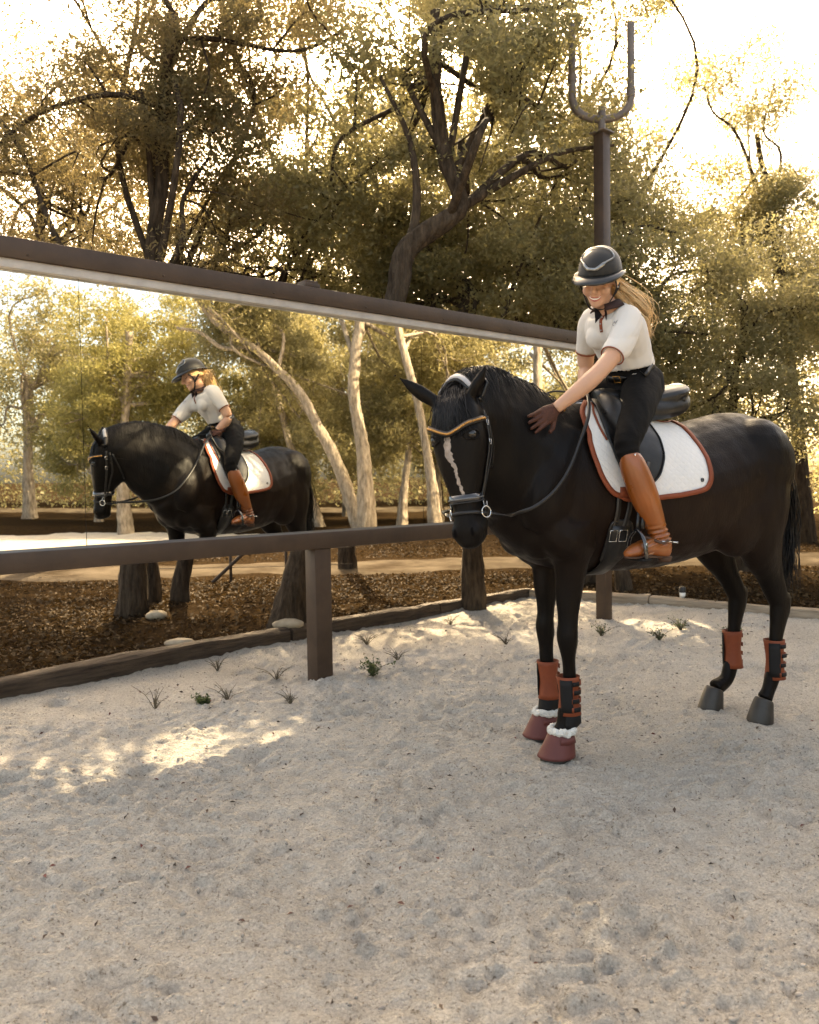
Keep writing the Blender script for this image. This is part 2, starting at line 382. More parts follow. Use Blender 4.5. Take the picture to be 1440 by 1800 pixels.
setp(mobj('fallen_leaves', quick_mesh('fallen_leaves', V, F), M['dark_leaf'], None, False), 'small dark leaf scraps scattered over the arena sand', 'leaves', kind='stuff')

# crumbs of clodded sand (countless)
n = 8000; r2 = np.random.default_rng(33)
ico = bmesh.new(); bmesh.ops.create_icosphere(ico, subdivisions=1, radius=1.); IV = np.array([v.co[:] for v in ico.verts]); IF = np.array([[v.index for v in f.verts] for f in ico.faces]); ico.free()
P = np.stack([r2.uniform(-2.4, 3.0, n), 1.9 + 5.5 * r2.uniform(0, 1, n) ** 1.5], 1); P = P[(sdist(P[:, 0], P[:, 1]) < -.05) & (vn(P[:, 0] * 1.4, P[:, 1] * 1.4, 77) + vn(P[:, 0] * 5, P[:, 1] * 5, 78) > r2.uniform(-.7, .35, n))]; n = len(P)
sz = .0022 + .0062 * r2.uniform(0, 1, n) ** 2.5; zz = sand_z(P[:, 0], P[:, 1])
V = IV[None] * (sz[:, None, None] * r2.uniform(.5, 1.5, (n, 1, 3))) * r2.uniform(.55, 1.3, (n, 12, 1)); V += np.concatenate([P, (zz - sz * .15)[:, None]], 1)[:, None]
F = (IF[None] + (np.arange(n) * 12)[:, None, None]).reshape(-1, 3)
setp(mobj('sand_crumbs', quick_mesh('sand_crumbs', V.reshape(-1, 3), F), M['crumb'], None, False), 'small crumbs of clodded sand lying on the arena', 'sand', kind='stuff')

# timber edging round the arena
def timber(a, b, h, w, m, label, z0=-.05, sag=.0, seed=0):
    a = np.array(a, float); b = np.array(b, float); d = b - a; L = np.linalg.norm(d); t = d / L; rz = math.atan2(t[1], t[0])
    k = 26; g = Geo(); r = np.random.default_rng(seed); V = []; n = 12
    for i in range(k):
        x = L * (i / (k - 1) - .5)
        for j in range(n):
            q = 2 * math.pi * j / n; cx, cz = math.cos(q), math.sin(q)
            cx = math.copysign(abs(cx) ** .45, cx); cz = math.copysign(abs(cz) ** .45, cz)
            y = cx * w / 2 + .012 * (vn(np.array(x * 3.), np.array(q * 2.), seed) * 2) + .012 * float(vn(np.array(x * 14.), np.array(j * 1.7), seed + 1)); z = h / 2 + cz * h / 2 + .018 * float(vn(np.array(x * 5.), np.array(q * 3), seed + 2)) + sag * math.sin(x * 2 + seed)
            V.append((x, float(y), z))
    F = [[i * n + j, i * n + (j + 1) % n, (i + 1) * n + (j + 1) % n, (i + 1) * n + j] for i in range(k - 1) for j in range(n)]
    F += [list(range(n))[::-1], [(k - 1) * n + j for j in range(n)]]
    g.add(V, F); o = g.build('edging_timber', m, None, True, autos=50)
    o.location = ((a[0] + b[0]) / 2, (a[1] + b[1]) / 2, z0); o.rotation_euler = (0, 0, rz)
    return setp(o, label, 'timber', 'old timbers edging the arena')
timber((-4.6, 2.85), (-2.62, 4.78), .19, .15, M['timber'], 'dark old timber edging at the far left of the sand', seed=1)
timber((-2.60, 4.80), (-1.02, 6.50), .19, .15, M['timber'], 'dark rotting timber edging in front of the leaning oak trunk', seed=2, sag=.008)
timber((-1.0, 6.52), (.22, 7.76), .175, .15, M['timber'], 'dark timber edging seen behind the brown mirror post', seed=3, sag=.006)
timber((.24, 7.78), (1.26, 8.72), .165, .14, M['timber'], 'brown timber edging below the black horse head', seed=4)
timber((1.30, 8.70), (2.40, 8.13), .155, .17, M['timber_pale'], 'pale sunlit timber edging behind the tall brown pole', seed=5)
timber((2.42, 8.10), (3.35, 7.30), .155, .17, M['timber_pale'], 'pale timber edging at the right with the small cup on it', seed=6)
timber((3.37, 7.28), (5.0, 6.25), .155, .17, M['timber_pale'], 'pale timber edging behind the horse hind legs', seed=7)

# ------------------------------------------------------------------ trees
SDV = np.array(sd)
SUN_GAPS = [((-2.0, 3.55, 0), .22), ((-1.55, 3.75, 0), .26), ((-1.1, 3.98, 0), .26), ((-.75, 4.2, 0), .2), ((.90, 3.90, 2.34), .16), ((1.06, 4.10, 2.08), .18), ((1.36, 4.2, 1.76), .15), ((1.75, 4.35, 1.6), .18), ((.30, 3.75, 1.75), .14), ((.95, 4.2, 1.35), .2), ((.5, 4.05, 1.38), .16), ((.72, 4.2, 1.6), .15), ((1.65, 4.55, 1.5), .12), ((1.0, 4.22, 1.92), .14), ((2.4, 6.9, 0), .2), ((2.0, 7.0, 0), .16)]
def tree(name, label, base, path, rad, crowns, leaf, size, nleaf, bark, seed, group, nlimb=9, clump=.38, aspect=.5, extra=None, twigs=True):
    """path: trunk points (world); crowns: list of (centre, radii, weight)"""
    r = np.random.default_rng(seed); base = np.array(base, float)
    root = empty(name, base); setp(root, label, 'tree', group)
    g = Geo(); P = np.array(path, float) - base; P[0, 2] -= .12
    rr = rad[0] + (rad[1] - rad[0]) * np.linspace(0, 1, len(P)) ** .5; rr[0] *= 1.15
    Pc = crom(P, 5); Rc = crom(rr[:, None], 5)[:, 0]
    Pc = Pc + np.stack([vn(Pc[:, 2] * 2, Pc[:, 2] * 0 + i * 7.3, seed) * .06 for i in (1, 2, 3)], 1) * np.linspace(0, 1, len(Pc))[:, None]
    Pq = crom(Pc, 3); tv, tf = loft(Pq, crom(Rc[:, None], 3)[:, 0], 16, 1, (1, 0, 0)); cen = np.repeat(Pq, 16, 0); dv = tv - cen; an = np.tile(np.arange(16), len(Pq)) * .3927
    tv = cen + dv * (1 + .34 * vn(np.cos(an) * 3 + 9, np.sin(an) * 3 + cen[:, 2] * 2.2, seed) + .22 * vn(np.cos(an) * 7 + 9, np.sin(an) * 7 + cen[:, 2] * 9, seed + 1))[:, None]
    g.add(tv, tf)
    if extra:
        for ep, er in extra:
            g.tube(np.array(ep) - base, np.linspace(er[0], er[1], len(ep)), 9, 4, ref=(1, .2, 0))
    cents = []; W = np.array([c[2] for c in crowns], float); W /= W.sum()
    tips = []
    for ci, (c, rd, w) in enumerate(crowns):
        c = np.array(c, float) - base; rd = np.array(rd, float)
        nl = max(3, int(round(nlimb * W[ci])))
        for k in range(nl):
            d = r.normal(0, 1, 3); d /= np.linalg.norm(d); end = c + d * rd * r.uniform(.45, .85)
            i0 = int(len(Pc) * r.uniform(.55, .98)) if len(Pc) > 2 else 0
            i0 = min(i0, len(Pc) - 1); st = Pc[i0]; L = np.linalg.norm(end - st)
            mid1 = st + (end - st) * .35 + r.normal(0, .10, 3) * L + np.array([0, 0, .06 * L]); mid2 = st + (end - st) * .7 + r.normal(0, .09, 3) * L
            r0 = min(Rc[i0] * .55, .02 + .022 * L)
            br = crom(np.array([st, mid1, mid2, end]), 5); g.tube(br, np.linspace(r0, .012, len(br)), 6, 1, ref=(1, .3, .2))
            for q in range(5):
                a = br[int(len(br) * r.uniform(.35, .95))]; dd = r.normal(0, 1, 3); dd /= np.linalg.norm(dd)
                e2 = a + dd * r.uniform(.4, 1.1) * min(1.3, rd.mean() * .6)
                if twigs: sb = crom(np.array([a, (a + e2) / 2 + r.normal(0, .08, 3), e2]), 3); g.tube(sb, np.linspace(.014, .004, len(sb)), 4, 1, ref=(1, .3, .2), cap=False)
                tips.append((ci, e2))
            tips.append((ci, end))
    g.build('trunk', bark, root)
    # leaves: clumps at twig tips and through the crown volume
    Ls = []
    for ci, (c, rd, w) in enumerate(crowns):
        c = np.array(c, float) - base; rd = np.array(rd, float); n = int(nleaf * W[ci])
        nc = max(8, int(np.prod(rd) ** (1 / 1.) / clump ** 3 * .22)); nc = min(nc, 260)
        d = r.normal(0, 1, (nc, 3)); d /= np.linalg.norm(d, axis=1)[:, None]
        cc = c + d * rd * (r.uniform(.12, 1.0, nc) ** .5)[:, None]
        tp = [t for (i, t) in tips if i == ci]
        if tp: cc = np.concatenate([cc, np.array(tp)])
        wt = r.uniform(.3, 1.5, len(cc)); wt /= wt.sum(); idx = r.choice(len(cc), n, p=wt)
        sg = clump * r.uniform(.55, 1.15, len(cc))
        off = r.normal(0, 1, (n, 3)); off *= (1.75 * r.uniform(0, 1, n) ** .45 / np.linalg.norm(off, axis=1))[:, None]; off *= sg[idx][:, None] * np.array([1, 1, .62])
        Ls.append(cc[idx] + off)
    Lp = np.concatenate(Ls); Lp = Lp[Lp[:, 2] + base[2] > .25]
    for gp, gr in SUN_GAPS:                                                 # leaves cut away along sun rays so light reaches chosen spots
        q = Lp + base - np.array(gp); al = q @ SDV; Lp = Lp[np.linalg.norm(q - al[:, None] * SDV, axis=1) > gr * (1 + .5 * vn(Lp[:, 0] * 3, Lp[:, 2] * 3, 5))]
    V, F = leaf_tris(Lp, size, r, aspect)
    mobj('crown', quick_mesh('crown', V, F), leaf, root, False)
    return root
GB = 'oaks and junipers behind the mirror'; GR = 'trees across the arena seen in the mirror'
tree('live_oak', 'leaning live oak with thick dark trunk just behind the mirror', (-1.02, 6.78, .09),
     [(-1.02, 6.78, .09), (-.97, 6.80, .45), (-.86, 6.84, .78), (-.52, 6.86, 1.8), (-.10, 6.9, 2.80), (.03, 6.95, 3.25), (.36, 7.0, 3.52), (.46, 7.05, 3.66), (.36, 7.1, 4.1), (.28, 7.2, 4.7), (.30, 7.3, 5.4)], (.165, .05),
     [((.6, 7.6, 4.9), (1.4, 1.2, 1.2), 1.), ((-.5, 7.9, 4.1), (1.1, 1.0, .8), .55), ((1.5, 8.0, 4.2), (1.0, .9, 1.0), .55), ((1.0, 8.4, 6.2), (1.3, 1.0, .7), .5)], M['oak'], 0.047, 48046, M['bark'], 3, GB, 10, .30,
     extra=[([(-.02, 6.93, 3.1), (.10, 7.0, 3.6), (.05, 7.1, 4.2), (-.2, 7.2, 4.8)], (.05, .015)), ([(.45, 7.05, 3.6), (.9, 7.2, 3.9), (1.4, 7.4, 4.2), (1.9, 7.5, 4.3)], (.045, .012))])
tree('live_oak', 'slim live oak whose trunk stands behind the black horse head', (.62, 7.98, .09),
     [(.62, 7.98, .09), (.60, 8.0, .7), (.55, 8.05, 1.6), (.52, 8.1, 2.6), (.58, 8.2, 3.2)], (.12, .05),
     [((.6, 8.6, 3.6), (1.5, .9, .85), 1.), ((-.8, 9.0, 3.7), (1.1, .9, .9), .6)], M['oak'], 0.047, 37931, M['bark'], 4, GB, 10, .28)
tree('live_oak', 'dark oak with forked boughs right behind the rider helmet', (2.0, 9.3, .09),
     [(2.0, 9.3, .09), (2.02, 9.3, 1.2), (2.0, 9.35, 2.2), (1.9, 9.4, 2.9)], (.13, .07),
     [((1.6, 9.6, 4.3), (1.6, 1.0, 1.1), 1.), ((2.9, 9.9, 3.9), (1.2, .9, .9), .7)], M['oak'], 0.049, 42988, M['bark'], 5, GB, 12, .30,
     extra=[([(1.95, 9.35, 2.3), (1.7, 9.3, 2.75), (1.3, 9.3, 3.05), (.9, 9.3, 3.4)], (.05, .012)), ([(1.9, 9.4, 2.8), (2.2, 9.4, 3.4), (2.6, 9.4, 3.8)], (.05, .015))])
tree('live_oak', 'thin leaning oak standing behind the horse belly', (2.28, 8.62, .09),
     [(2.28, 8.62, .09), (2.2, 8.65, .9), (2.25, 8.8, 2.0), (2.5, 9.0, 2.9)], (.085, .04),
     [((2.9, 9.2, 2.9), (.8, .6, .7), 1.)], M['oak'], 0.044, 12643, M['bark'], 6, GB, 6, .24)
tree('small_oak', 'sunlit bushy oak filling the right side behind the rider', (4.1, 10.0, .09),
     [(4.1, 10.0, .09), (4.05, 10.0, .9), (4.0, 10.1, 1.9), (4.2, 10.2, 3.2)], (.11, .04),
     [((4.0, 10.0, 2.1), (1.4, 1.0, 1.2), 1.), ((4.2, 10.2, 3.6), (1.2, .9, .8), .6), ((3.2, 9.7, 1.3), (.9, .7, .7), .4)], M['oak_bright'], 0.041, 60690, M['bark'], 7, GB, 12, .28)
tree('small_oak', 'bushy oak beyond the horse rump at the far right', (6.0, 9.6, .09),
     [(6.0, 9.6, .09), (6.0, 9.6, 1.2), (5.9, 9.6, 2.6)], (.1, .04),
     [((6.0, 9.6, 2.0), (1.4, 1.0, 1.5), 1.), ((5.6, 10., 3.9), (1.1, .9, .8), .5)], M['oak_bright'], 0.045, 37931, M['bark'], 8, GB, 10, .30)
tree('juniper', 'dark shaggy juniper hanging over the top left of the mirror', (-2.62, 7.6, .09),
     [(-2.62, 7.6, .09), (-2.58, 7.6, .8), (-2.5, 7.6, 2.0), (-2.3, 7.6, 3.6), (-2.1, 7.7, 5.6)], (.15, .05),
     [((-2.4, 7.7, 5.0), (1.5, 1.1, 1.2), 1.), ((-1.2, 7.9, 5.5), (1.3, 1.0, .9), .7), ((-3.6, 7.5, 3.9), (1.2, 1.0, 1.4), .7), ((-3.0, 8.2, 6.5), (1.6, 1.2, 1.0), .8), ((-1.3, 8.8, 6.8), (1.5, 1.2, .8), .7)], M['juniper'], 0.049, 116069, M['bark'], 9, GB, 14, .26, .26)
tree('juniper', 'second juniper from the left with a narrow dark trunk', (-2.66, 8.25, .09),
     [(-2.66, 8.25, .09), (-2.64, 8.3, 1.0), (-2.5, 8.4, 2.4), (-2.3, 8.5, 4.0)], (.105, .04),
     [((-1.7, 8.8, 4.1), (1.1, .9, .9), 1.), ((-2.7, 8.9, 3.2), (.9, .8, .7), .5)], M['juniper'], 0.045, 37931, M['bark'], 10, GB, 9, .24, .28)
tree('live_oak', 'curved oak trunk at left with open twiggy crown', (-2.36, 8.22, .09),
     [(-2.36, 8.22, .09), (-2.3, 8.25, .5), (-2.1, 8.3, 1.2), (-1.7, 8.6, 2.4), (-1.3, 9.0, 3.6)], (.10, .04),
     [((-1.2, 9.4, 3.9), (1.3, .9, 1.0), 1.)], M['oak'], 0.045, 22758, M['bark'], 12, GB, 12, .26)
tree('live_oak', 'distant oak with a thin dark trunk beyond the driveway edge', (-.84, 11.0, .09),
     [(-.84, 11.0, .09), (-.84, 11.0, 1.2), (-.7, 11.1, 2.6), (-.3, 11.2, 4.2)], (.12, .06),
     [((-.2, 11.5, 5.4), (2.2, 1.3, 1.6), 1.), ((-2.4, 12, 4.3), (1.6, 1.2, 1.3), .6), ((1.6, 12, 4.2), (1.5, 1.2, 1.3), .7), ((-.6, 11.6, 8.1), (2.8, 1.3, 1.0), 1.1)], M['oak'], 0.056, 82183, M['bark'], 13, GB, 14, .36)  # topmost crown is out of view, added to shade the front sand
tree('live_oak', 'tall distant oak behind the fork-topped pole', (2.6, 13.2, .09),
     [(2.6, 13.2, .09), (2.6, 13.2, 2.0), (2.3, 13.2, 4.0), (2.2, 13.2, 6.4)], (.16, .06),
     [((1.6, 13.2, 7.0), (2.3, 1.4, 1.8), 1.), ((3.4, 13.4, 5.0), (2.0, 1.3, 1.6), .7), ((2.5, 13, 2.9), (2.2, 1.2, 1.2), .5), ((2.2, 13, 9.4), (3.2, 1.3, 1.1), 1.)], M['oak'], 0.060, 81931, M['bark'], 14, GB, 16, .40)  # highest crown is unseen, added so its shade covers the foreground
tree('juniper', 'distant juniper rising at the upper left edge', (-5.2, 11.5, .09),
     [(-5.2, 11.5, .09), (-5.2, 11.5, 2.5), (-5.0, 11.5, 6.0)], (.17, .05),
     [((-5.2, 11.5, 3.2), (1.8, 1.2, 2.2), 1.), ((-4.4, 11.6, 6.4), (2.0, 1.3, 1.6), .9)], M['juniper'], 0.064, 65747, M['bark'], 15, GB, 14, .36, .3)
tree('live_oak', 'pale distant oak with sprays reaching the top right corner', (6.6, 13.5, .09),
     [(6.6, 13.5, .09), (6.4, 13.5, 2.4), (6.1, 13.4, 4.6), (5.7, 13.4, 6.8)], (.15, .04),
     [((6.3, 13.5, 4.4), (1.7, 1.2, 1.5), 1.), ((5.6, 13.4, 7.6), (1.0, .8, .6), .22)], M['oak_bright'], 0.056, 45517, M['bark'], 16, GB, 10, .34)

# trees on the other side of the arena: they show in the mirror
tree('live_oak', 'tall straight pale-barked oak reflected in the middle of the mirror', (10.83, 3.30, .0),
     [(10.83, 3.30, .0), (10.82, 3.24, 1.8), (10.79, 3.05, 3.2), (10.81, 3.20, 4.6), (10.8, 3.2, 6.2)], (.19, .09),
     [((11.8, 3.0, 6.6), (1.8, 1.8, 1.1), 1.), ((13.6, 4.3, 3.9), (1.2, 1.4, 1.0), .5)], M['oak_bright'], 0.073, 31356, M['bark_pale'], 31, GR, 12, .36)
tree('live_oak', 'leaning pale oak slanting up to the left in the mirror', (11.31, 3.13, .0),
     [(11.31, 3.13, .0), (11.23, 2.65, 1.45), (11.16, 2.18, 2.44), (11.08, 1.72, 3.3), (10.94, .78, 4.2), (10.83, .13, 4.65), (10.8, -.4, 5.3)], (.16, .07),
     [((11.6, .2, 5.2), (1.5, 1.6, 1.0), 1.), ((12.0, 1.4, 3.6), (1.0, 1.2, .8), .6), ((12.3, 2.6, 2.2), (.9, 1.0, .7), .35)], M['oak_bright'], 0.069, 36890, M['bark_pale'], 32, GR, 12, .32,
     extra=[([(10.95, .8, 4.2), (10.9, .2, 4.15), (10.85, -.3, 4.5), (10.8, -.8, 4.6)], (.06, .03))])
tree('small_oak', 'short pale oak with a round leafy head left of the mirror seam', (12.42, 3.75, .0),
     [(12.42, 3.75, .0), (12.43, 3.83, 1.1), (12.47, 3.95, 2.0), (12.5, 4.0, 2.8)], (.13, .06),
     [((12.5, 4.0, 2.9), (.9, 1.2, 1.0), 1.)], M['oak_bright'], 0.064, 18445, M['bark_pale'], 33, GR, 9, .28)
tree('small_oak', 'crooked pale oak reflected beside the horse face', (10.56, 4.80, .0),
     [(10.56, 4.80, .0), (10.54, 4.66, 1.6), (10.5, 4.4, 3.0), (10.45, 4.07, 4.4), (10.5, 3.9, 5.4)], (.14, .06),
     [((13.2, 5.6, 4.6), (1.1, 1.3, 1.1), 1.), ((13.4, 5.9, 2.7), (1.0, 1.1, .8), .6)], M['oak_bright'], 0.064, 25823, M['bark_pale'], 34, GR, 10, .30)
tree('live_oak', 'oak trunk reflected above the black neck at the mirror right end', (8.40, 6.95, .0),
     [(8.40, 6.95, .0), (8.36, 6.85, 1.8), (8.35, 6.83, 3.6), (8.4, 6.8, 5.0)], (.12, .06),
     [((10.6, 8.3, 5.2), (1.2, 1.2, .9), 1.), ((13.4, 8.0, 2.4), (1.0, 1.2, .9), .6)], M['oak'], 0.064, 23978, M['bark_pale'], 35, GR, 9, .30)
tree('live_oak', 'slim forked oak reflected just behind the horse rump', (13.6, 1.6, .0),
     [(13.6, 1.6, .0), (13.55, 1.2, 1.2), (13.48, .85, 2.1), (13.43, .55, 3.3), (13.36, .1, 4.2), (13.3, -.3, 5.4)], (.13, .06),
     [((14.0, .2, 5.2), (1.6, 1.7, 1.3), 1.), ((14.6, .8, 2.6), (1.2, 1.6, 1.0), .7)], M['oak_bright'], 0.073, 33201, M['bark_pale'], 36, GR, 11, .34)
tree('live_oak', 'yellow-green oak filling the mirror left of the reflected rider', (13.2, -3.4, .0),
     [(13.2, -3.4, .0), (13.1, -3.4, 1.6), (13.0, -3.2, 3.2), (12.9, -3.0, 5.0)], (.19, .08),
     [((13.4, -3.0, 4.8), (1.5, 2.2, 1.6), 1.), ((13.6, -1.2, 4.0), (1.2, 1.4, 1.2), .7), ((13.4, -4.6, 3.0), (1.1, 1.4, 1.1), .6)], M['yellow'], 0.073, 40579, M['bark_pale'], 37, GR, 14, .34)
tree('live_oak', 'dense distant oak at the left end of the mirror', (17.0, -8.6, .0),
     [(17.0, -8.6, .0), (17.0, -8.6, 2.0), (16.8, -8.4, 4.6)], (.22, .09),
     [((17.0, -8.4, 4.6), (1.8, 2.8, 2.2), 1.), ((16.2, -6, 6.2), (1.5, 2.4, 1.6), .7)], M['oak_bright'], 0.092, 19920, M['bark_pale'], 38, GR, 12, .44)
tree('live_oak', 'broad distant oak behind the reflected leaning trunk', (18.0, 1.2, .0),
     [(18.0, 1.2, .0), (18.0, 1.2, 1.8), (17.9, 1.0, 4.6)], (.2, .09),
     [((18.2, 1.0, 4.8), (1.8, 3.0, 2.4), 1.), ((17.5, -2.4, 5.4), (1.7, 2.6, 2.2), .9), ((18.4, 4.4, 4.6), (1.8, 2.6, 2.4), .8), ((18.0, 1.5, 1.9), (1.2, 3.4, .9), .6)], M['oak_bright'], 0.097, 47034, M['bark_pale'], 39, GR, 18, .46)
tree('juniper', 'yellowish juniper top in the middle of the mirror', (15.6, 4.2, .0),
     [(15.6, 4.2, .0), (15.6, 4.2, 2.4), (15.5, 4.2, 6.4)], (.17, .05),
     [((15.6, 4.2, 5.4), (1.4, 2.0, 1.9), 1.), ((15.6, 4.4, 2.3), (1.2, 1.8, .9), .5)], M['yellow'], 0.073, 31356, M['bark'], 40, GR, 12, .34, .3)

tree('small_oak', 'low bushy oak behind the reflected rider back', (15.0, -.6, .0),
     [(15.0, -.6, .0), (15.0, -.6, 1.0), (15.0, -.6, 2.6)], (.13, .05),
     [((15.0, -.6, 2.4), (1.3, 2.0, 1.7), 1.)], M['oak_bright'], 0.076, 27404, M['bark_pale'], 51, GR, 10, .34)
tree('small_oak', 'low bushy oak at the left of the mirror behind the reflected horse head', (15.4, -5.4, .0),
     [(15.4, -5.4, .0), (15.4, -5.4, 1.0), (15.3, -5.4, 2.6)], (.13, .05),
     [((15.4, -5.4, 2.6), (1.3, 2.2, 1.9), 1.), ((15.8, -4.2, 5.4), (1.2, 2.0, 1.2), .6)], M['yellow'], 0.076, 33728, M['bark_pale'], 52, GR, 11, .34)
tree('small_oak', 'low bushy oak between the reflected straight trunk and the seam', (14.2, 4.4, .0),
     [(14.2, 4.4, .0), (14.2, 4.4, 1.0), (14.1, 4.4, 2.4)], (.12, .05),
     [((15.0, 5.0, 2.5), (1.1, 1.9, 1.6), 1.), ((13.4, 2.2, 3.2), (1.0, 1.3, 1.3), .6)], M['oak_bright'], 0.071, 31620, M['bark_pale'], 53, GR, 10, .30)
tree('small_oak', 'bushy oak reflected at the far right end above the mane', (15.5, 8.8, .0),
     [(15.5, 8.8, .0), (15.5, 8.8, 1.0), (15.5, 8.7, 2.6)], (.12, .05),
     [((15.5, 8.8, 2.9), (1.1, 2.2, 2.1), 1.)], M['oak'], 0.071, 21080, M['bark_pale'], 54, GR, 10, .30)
# far woods all round, one mass of foliage
def woods(name, label, pts, h, n, size, material, seed, depth=3.):
    r = np.random.default_rng(seed); P = crom(pts, 8); k = r.integers(0, len(P) - 1, n); t = r.uniform(0, 1, n)[:, None]
    q = P[k] * (1 - t) + P[k + 1] * t
    u = vn(q[:, 0] * .35, q[:, 1] * .35, seed) + vn(q[:, 0] * .9, q[:, 1] * .9, seed + 1) * .5
    top = h * (.8 + .7 * u); z = r.uniform(0, 1, n) ** .8 * top
    dens = vn(q[:, 0] * .8 + z * .3, z * .9 + q[:, 1] * .8, seed + 2); keep = dens > -.24
    off = r.normal(0, depth * .5, (n, 2)); X = np.concatenate([q + off, z[:, None] + .3], 1)[keep]
    V, F = leaf_tris(X, size, r, .6)
    return setp(mobj(name, quick_mesh(name, V, F), material, None, False), label, 'woods', kind='stuff')
woods('far_woods', 'hazy band of woods far behind the mirror', [(-26, 17), (-14, 20), (-4, 21), (6, 20), (14, 17), (22, 11)], 5.6, 140000, .10, M['oak'], 61)
woods('far_woods', 'distant woods seen only in the mirror', [(16, 22), (22, 15), (25, 9), (25, 3), (24.5, -3), (25, -10), (23, -18), (18, -26)], 8.5, 95000, .135, M['oak_bright'], 62)

# rocks, fence, cup, weeds
def rock(c, s, label, seed):
    bm = bmesh.new(); bmesh.ops.create_icosphere(bm, subdivisions=3, radius=1.); r = np.random.default_rng(seed)
    V = np.array([v.co[:] for v in bm.verts]); F = [[v.index for v in f.verts] for f in bm.faces]; bm.free()
    V = V * (1 + .25 * vn(V[:, 0] * 1.5 + seed, V[:, 1] * 1.5 + V[:, 2], seed)[:, None] + .1 * vn(V[:, 0] * 5, V[:, 2] * 5 + V[:, 1], seed)[:, None])
    V = V * np.array(s); o = mobj('rock', quick_mesh('rock', V, F), M['rock']); o.location = c
    return setp(o, label, 'rock', 'stones along the timber edging')
rock((-1.0, 6.56, .145), (.125, .07, .045), 'tan flat stone at the foot of the leaning oak', 3)
rock((-1.72, 5.98, .125), (.11, .07, .032), 'half buried tan stone behind the left timber', 4)
rock((-2.3, 7.3, .11), (.10, .07, .05), 'small brown stone near the left tree trunks', 5)
f = empty('wire_fence', (-1.6, 9.6, .09)); setp(f, 'rusty old pipe fence with a slanting brace under the trees', 'fence')
for i, x in enumerate((-1.1, -.55, .1, .55)):
    Geo().tube([(x, .1 * i, -.1), (x, .1 * i, .62)], [.018, .018], 8).build('post', M['fence'], f)
Geo().tube([(-.75, 0, .02), (-.1, .08, .62)], [.022, .022], 8).build('brace', M['fence'], f)
for z in (.2, .4, .58): Geo().tube([(-1.6, -.05, z), (0, .1, z - .01), (.9, .2, z)], [.004] * 3, 6).build('wire', M['fence'], f)
f = empty('slatted_rack', (-1.12, 8.9, .09), R(12)); setp(f, 'small rusty slatted rack standing beside the leaning oak trunk', 'rack')
for x in (-.1, .1): Geo().box((x, 0, .3), (.02, .02, .62)).build('upright', M['fence'], f)
for k in range(8): Geo().box((0, -.014, .06 + k * .072), (.24, .012, .028)).build('slat', M['fence'], f)
f = empty('paper_cup', (2.66, 7.92, .108)); setp(f, 'small white cup with black lid on the pale timber', 'cup')
Geo().tube([(0, 0, 0), (0, 0, .05)], [.026, .03], 16).build('cup_body', mat('cup_white', (.7, .68, .64), .6), f)
Geo().tube([(0, 0, .05), (0, 0, .055), (0, 0, .10), (0, 0, .106)], [.033, .034, .031, .02], 16).build('lid', mat('cup_black', (.012, .012, .012), .5), f)
def weed(c, h, n, label, leafy, seed):
    h *= 1.45; n = int(n * 1.3); r = np.random.default_rng(seed); z = float(sand_z(np.array([c[0]]), np.array([c[1]]))[0]); e = empty('weed', (c[0], c[1], z)); setp(e, label, 'weed', 'little weeds growing in the sand')
    g = Geo(); tips = []
    for k in range(n):
        a = r.uniform(0, 6.28); l = h * r.uniform(.25, 1.15); sp = r.uniform(.1, 1.7)
        p1 = np.array([math.cos(a) * l * sp * .4, math.sin(a) * l * sp * .4, l * .6]); p2 = np.array([math.cos(a) * l * sp, math.sin(a) * l * sp, l])
        g.tube([(0, 0, -.01), p1, p2], [.0022, .0018, .001], 5, 3); tips += [p1 * .6, p1, (p1 + p2) / 2, p2]
        if r.uniform() < .6:
            q = p1 + r.normal(0, .35, 3) * l * np.array([1, 1, .5]); g.tube([p1, q], [.0015, .0008], 4); tips.append(q)
    g.build('stem', M['dry_stalk'], e)
    if leafy:
        T = np.array(tips); L = np.concatenate([T + r.normal(0, .008, T.shape) for _ in range(leafy)]); L[:, 2] = np.maximum(L[:, 2], .004)
        V, F = leaf_cards(L, .018, r, .2, .5, .3); mobj('leaves', quick_mesh('leaves', V, F), M['weed'], e, False)
weed((-.255, 5.30), .075, 16, 'small green weed on the sand right of the brown post', 6, 1)
weed((-1.22, 4.72), .03, 14, 'low dark green weed tuft in the sand at left', 8, 2)
weed((-1.51, 4.72), .09, 9, 'leafless branching weed left of the green tuft', 0, 3)
weed((-1.10, 4.80), .055, 13, 'sprawling dry weed right of the green tuft', 0, 4)
weed((-.90, 5.35), .07, 14, 'dry weed clump between the timber and the post', 0, 5)
weed((-.72, 4.75), .05, 18, 'flat dry grass patch in front of the brown post', 0, 6)
weed((-.1, 5.85), .06, 14, 'thin dry weed behind the green one right of the post', 0, 7)
weed((1.55, 6.6), .07, 20, 'dry weed clump between the horse legs and the tall pole', 1, 8)
weed((1.95, 6.35), .06, 20, 'dry weed clump in front of the tall pole', 1, 9)
weed((2.25, 6.75), .07, 20, 'dry weed right of the tall pole foot', 1, 10)
weed((2.35, 5.9), .05, 18, 'low dry weed at the right below the horse belly', 1, 11)
weed((.35, 7.2), .05, 14, 'dry weed near the timber below the horse head', 0, 12)
weed((-.35, 6.35), .06, 18, 'dry weed against the dark timber right of the post', 0, 13)
weed((-1.35, 5.6), .06, 16, 'dry weed against the dark timber left of the post', 0, 14)
weed((.75, 6.4), .05, 20, 'dry grass tuft left of the horse front legs', 0, 15)
weed((2.6, 6.5), .07, 22, 'dry weed near the pale timber at the right', 1, 16)

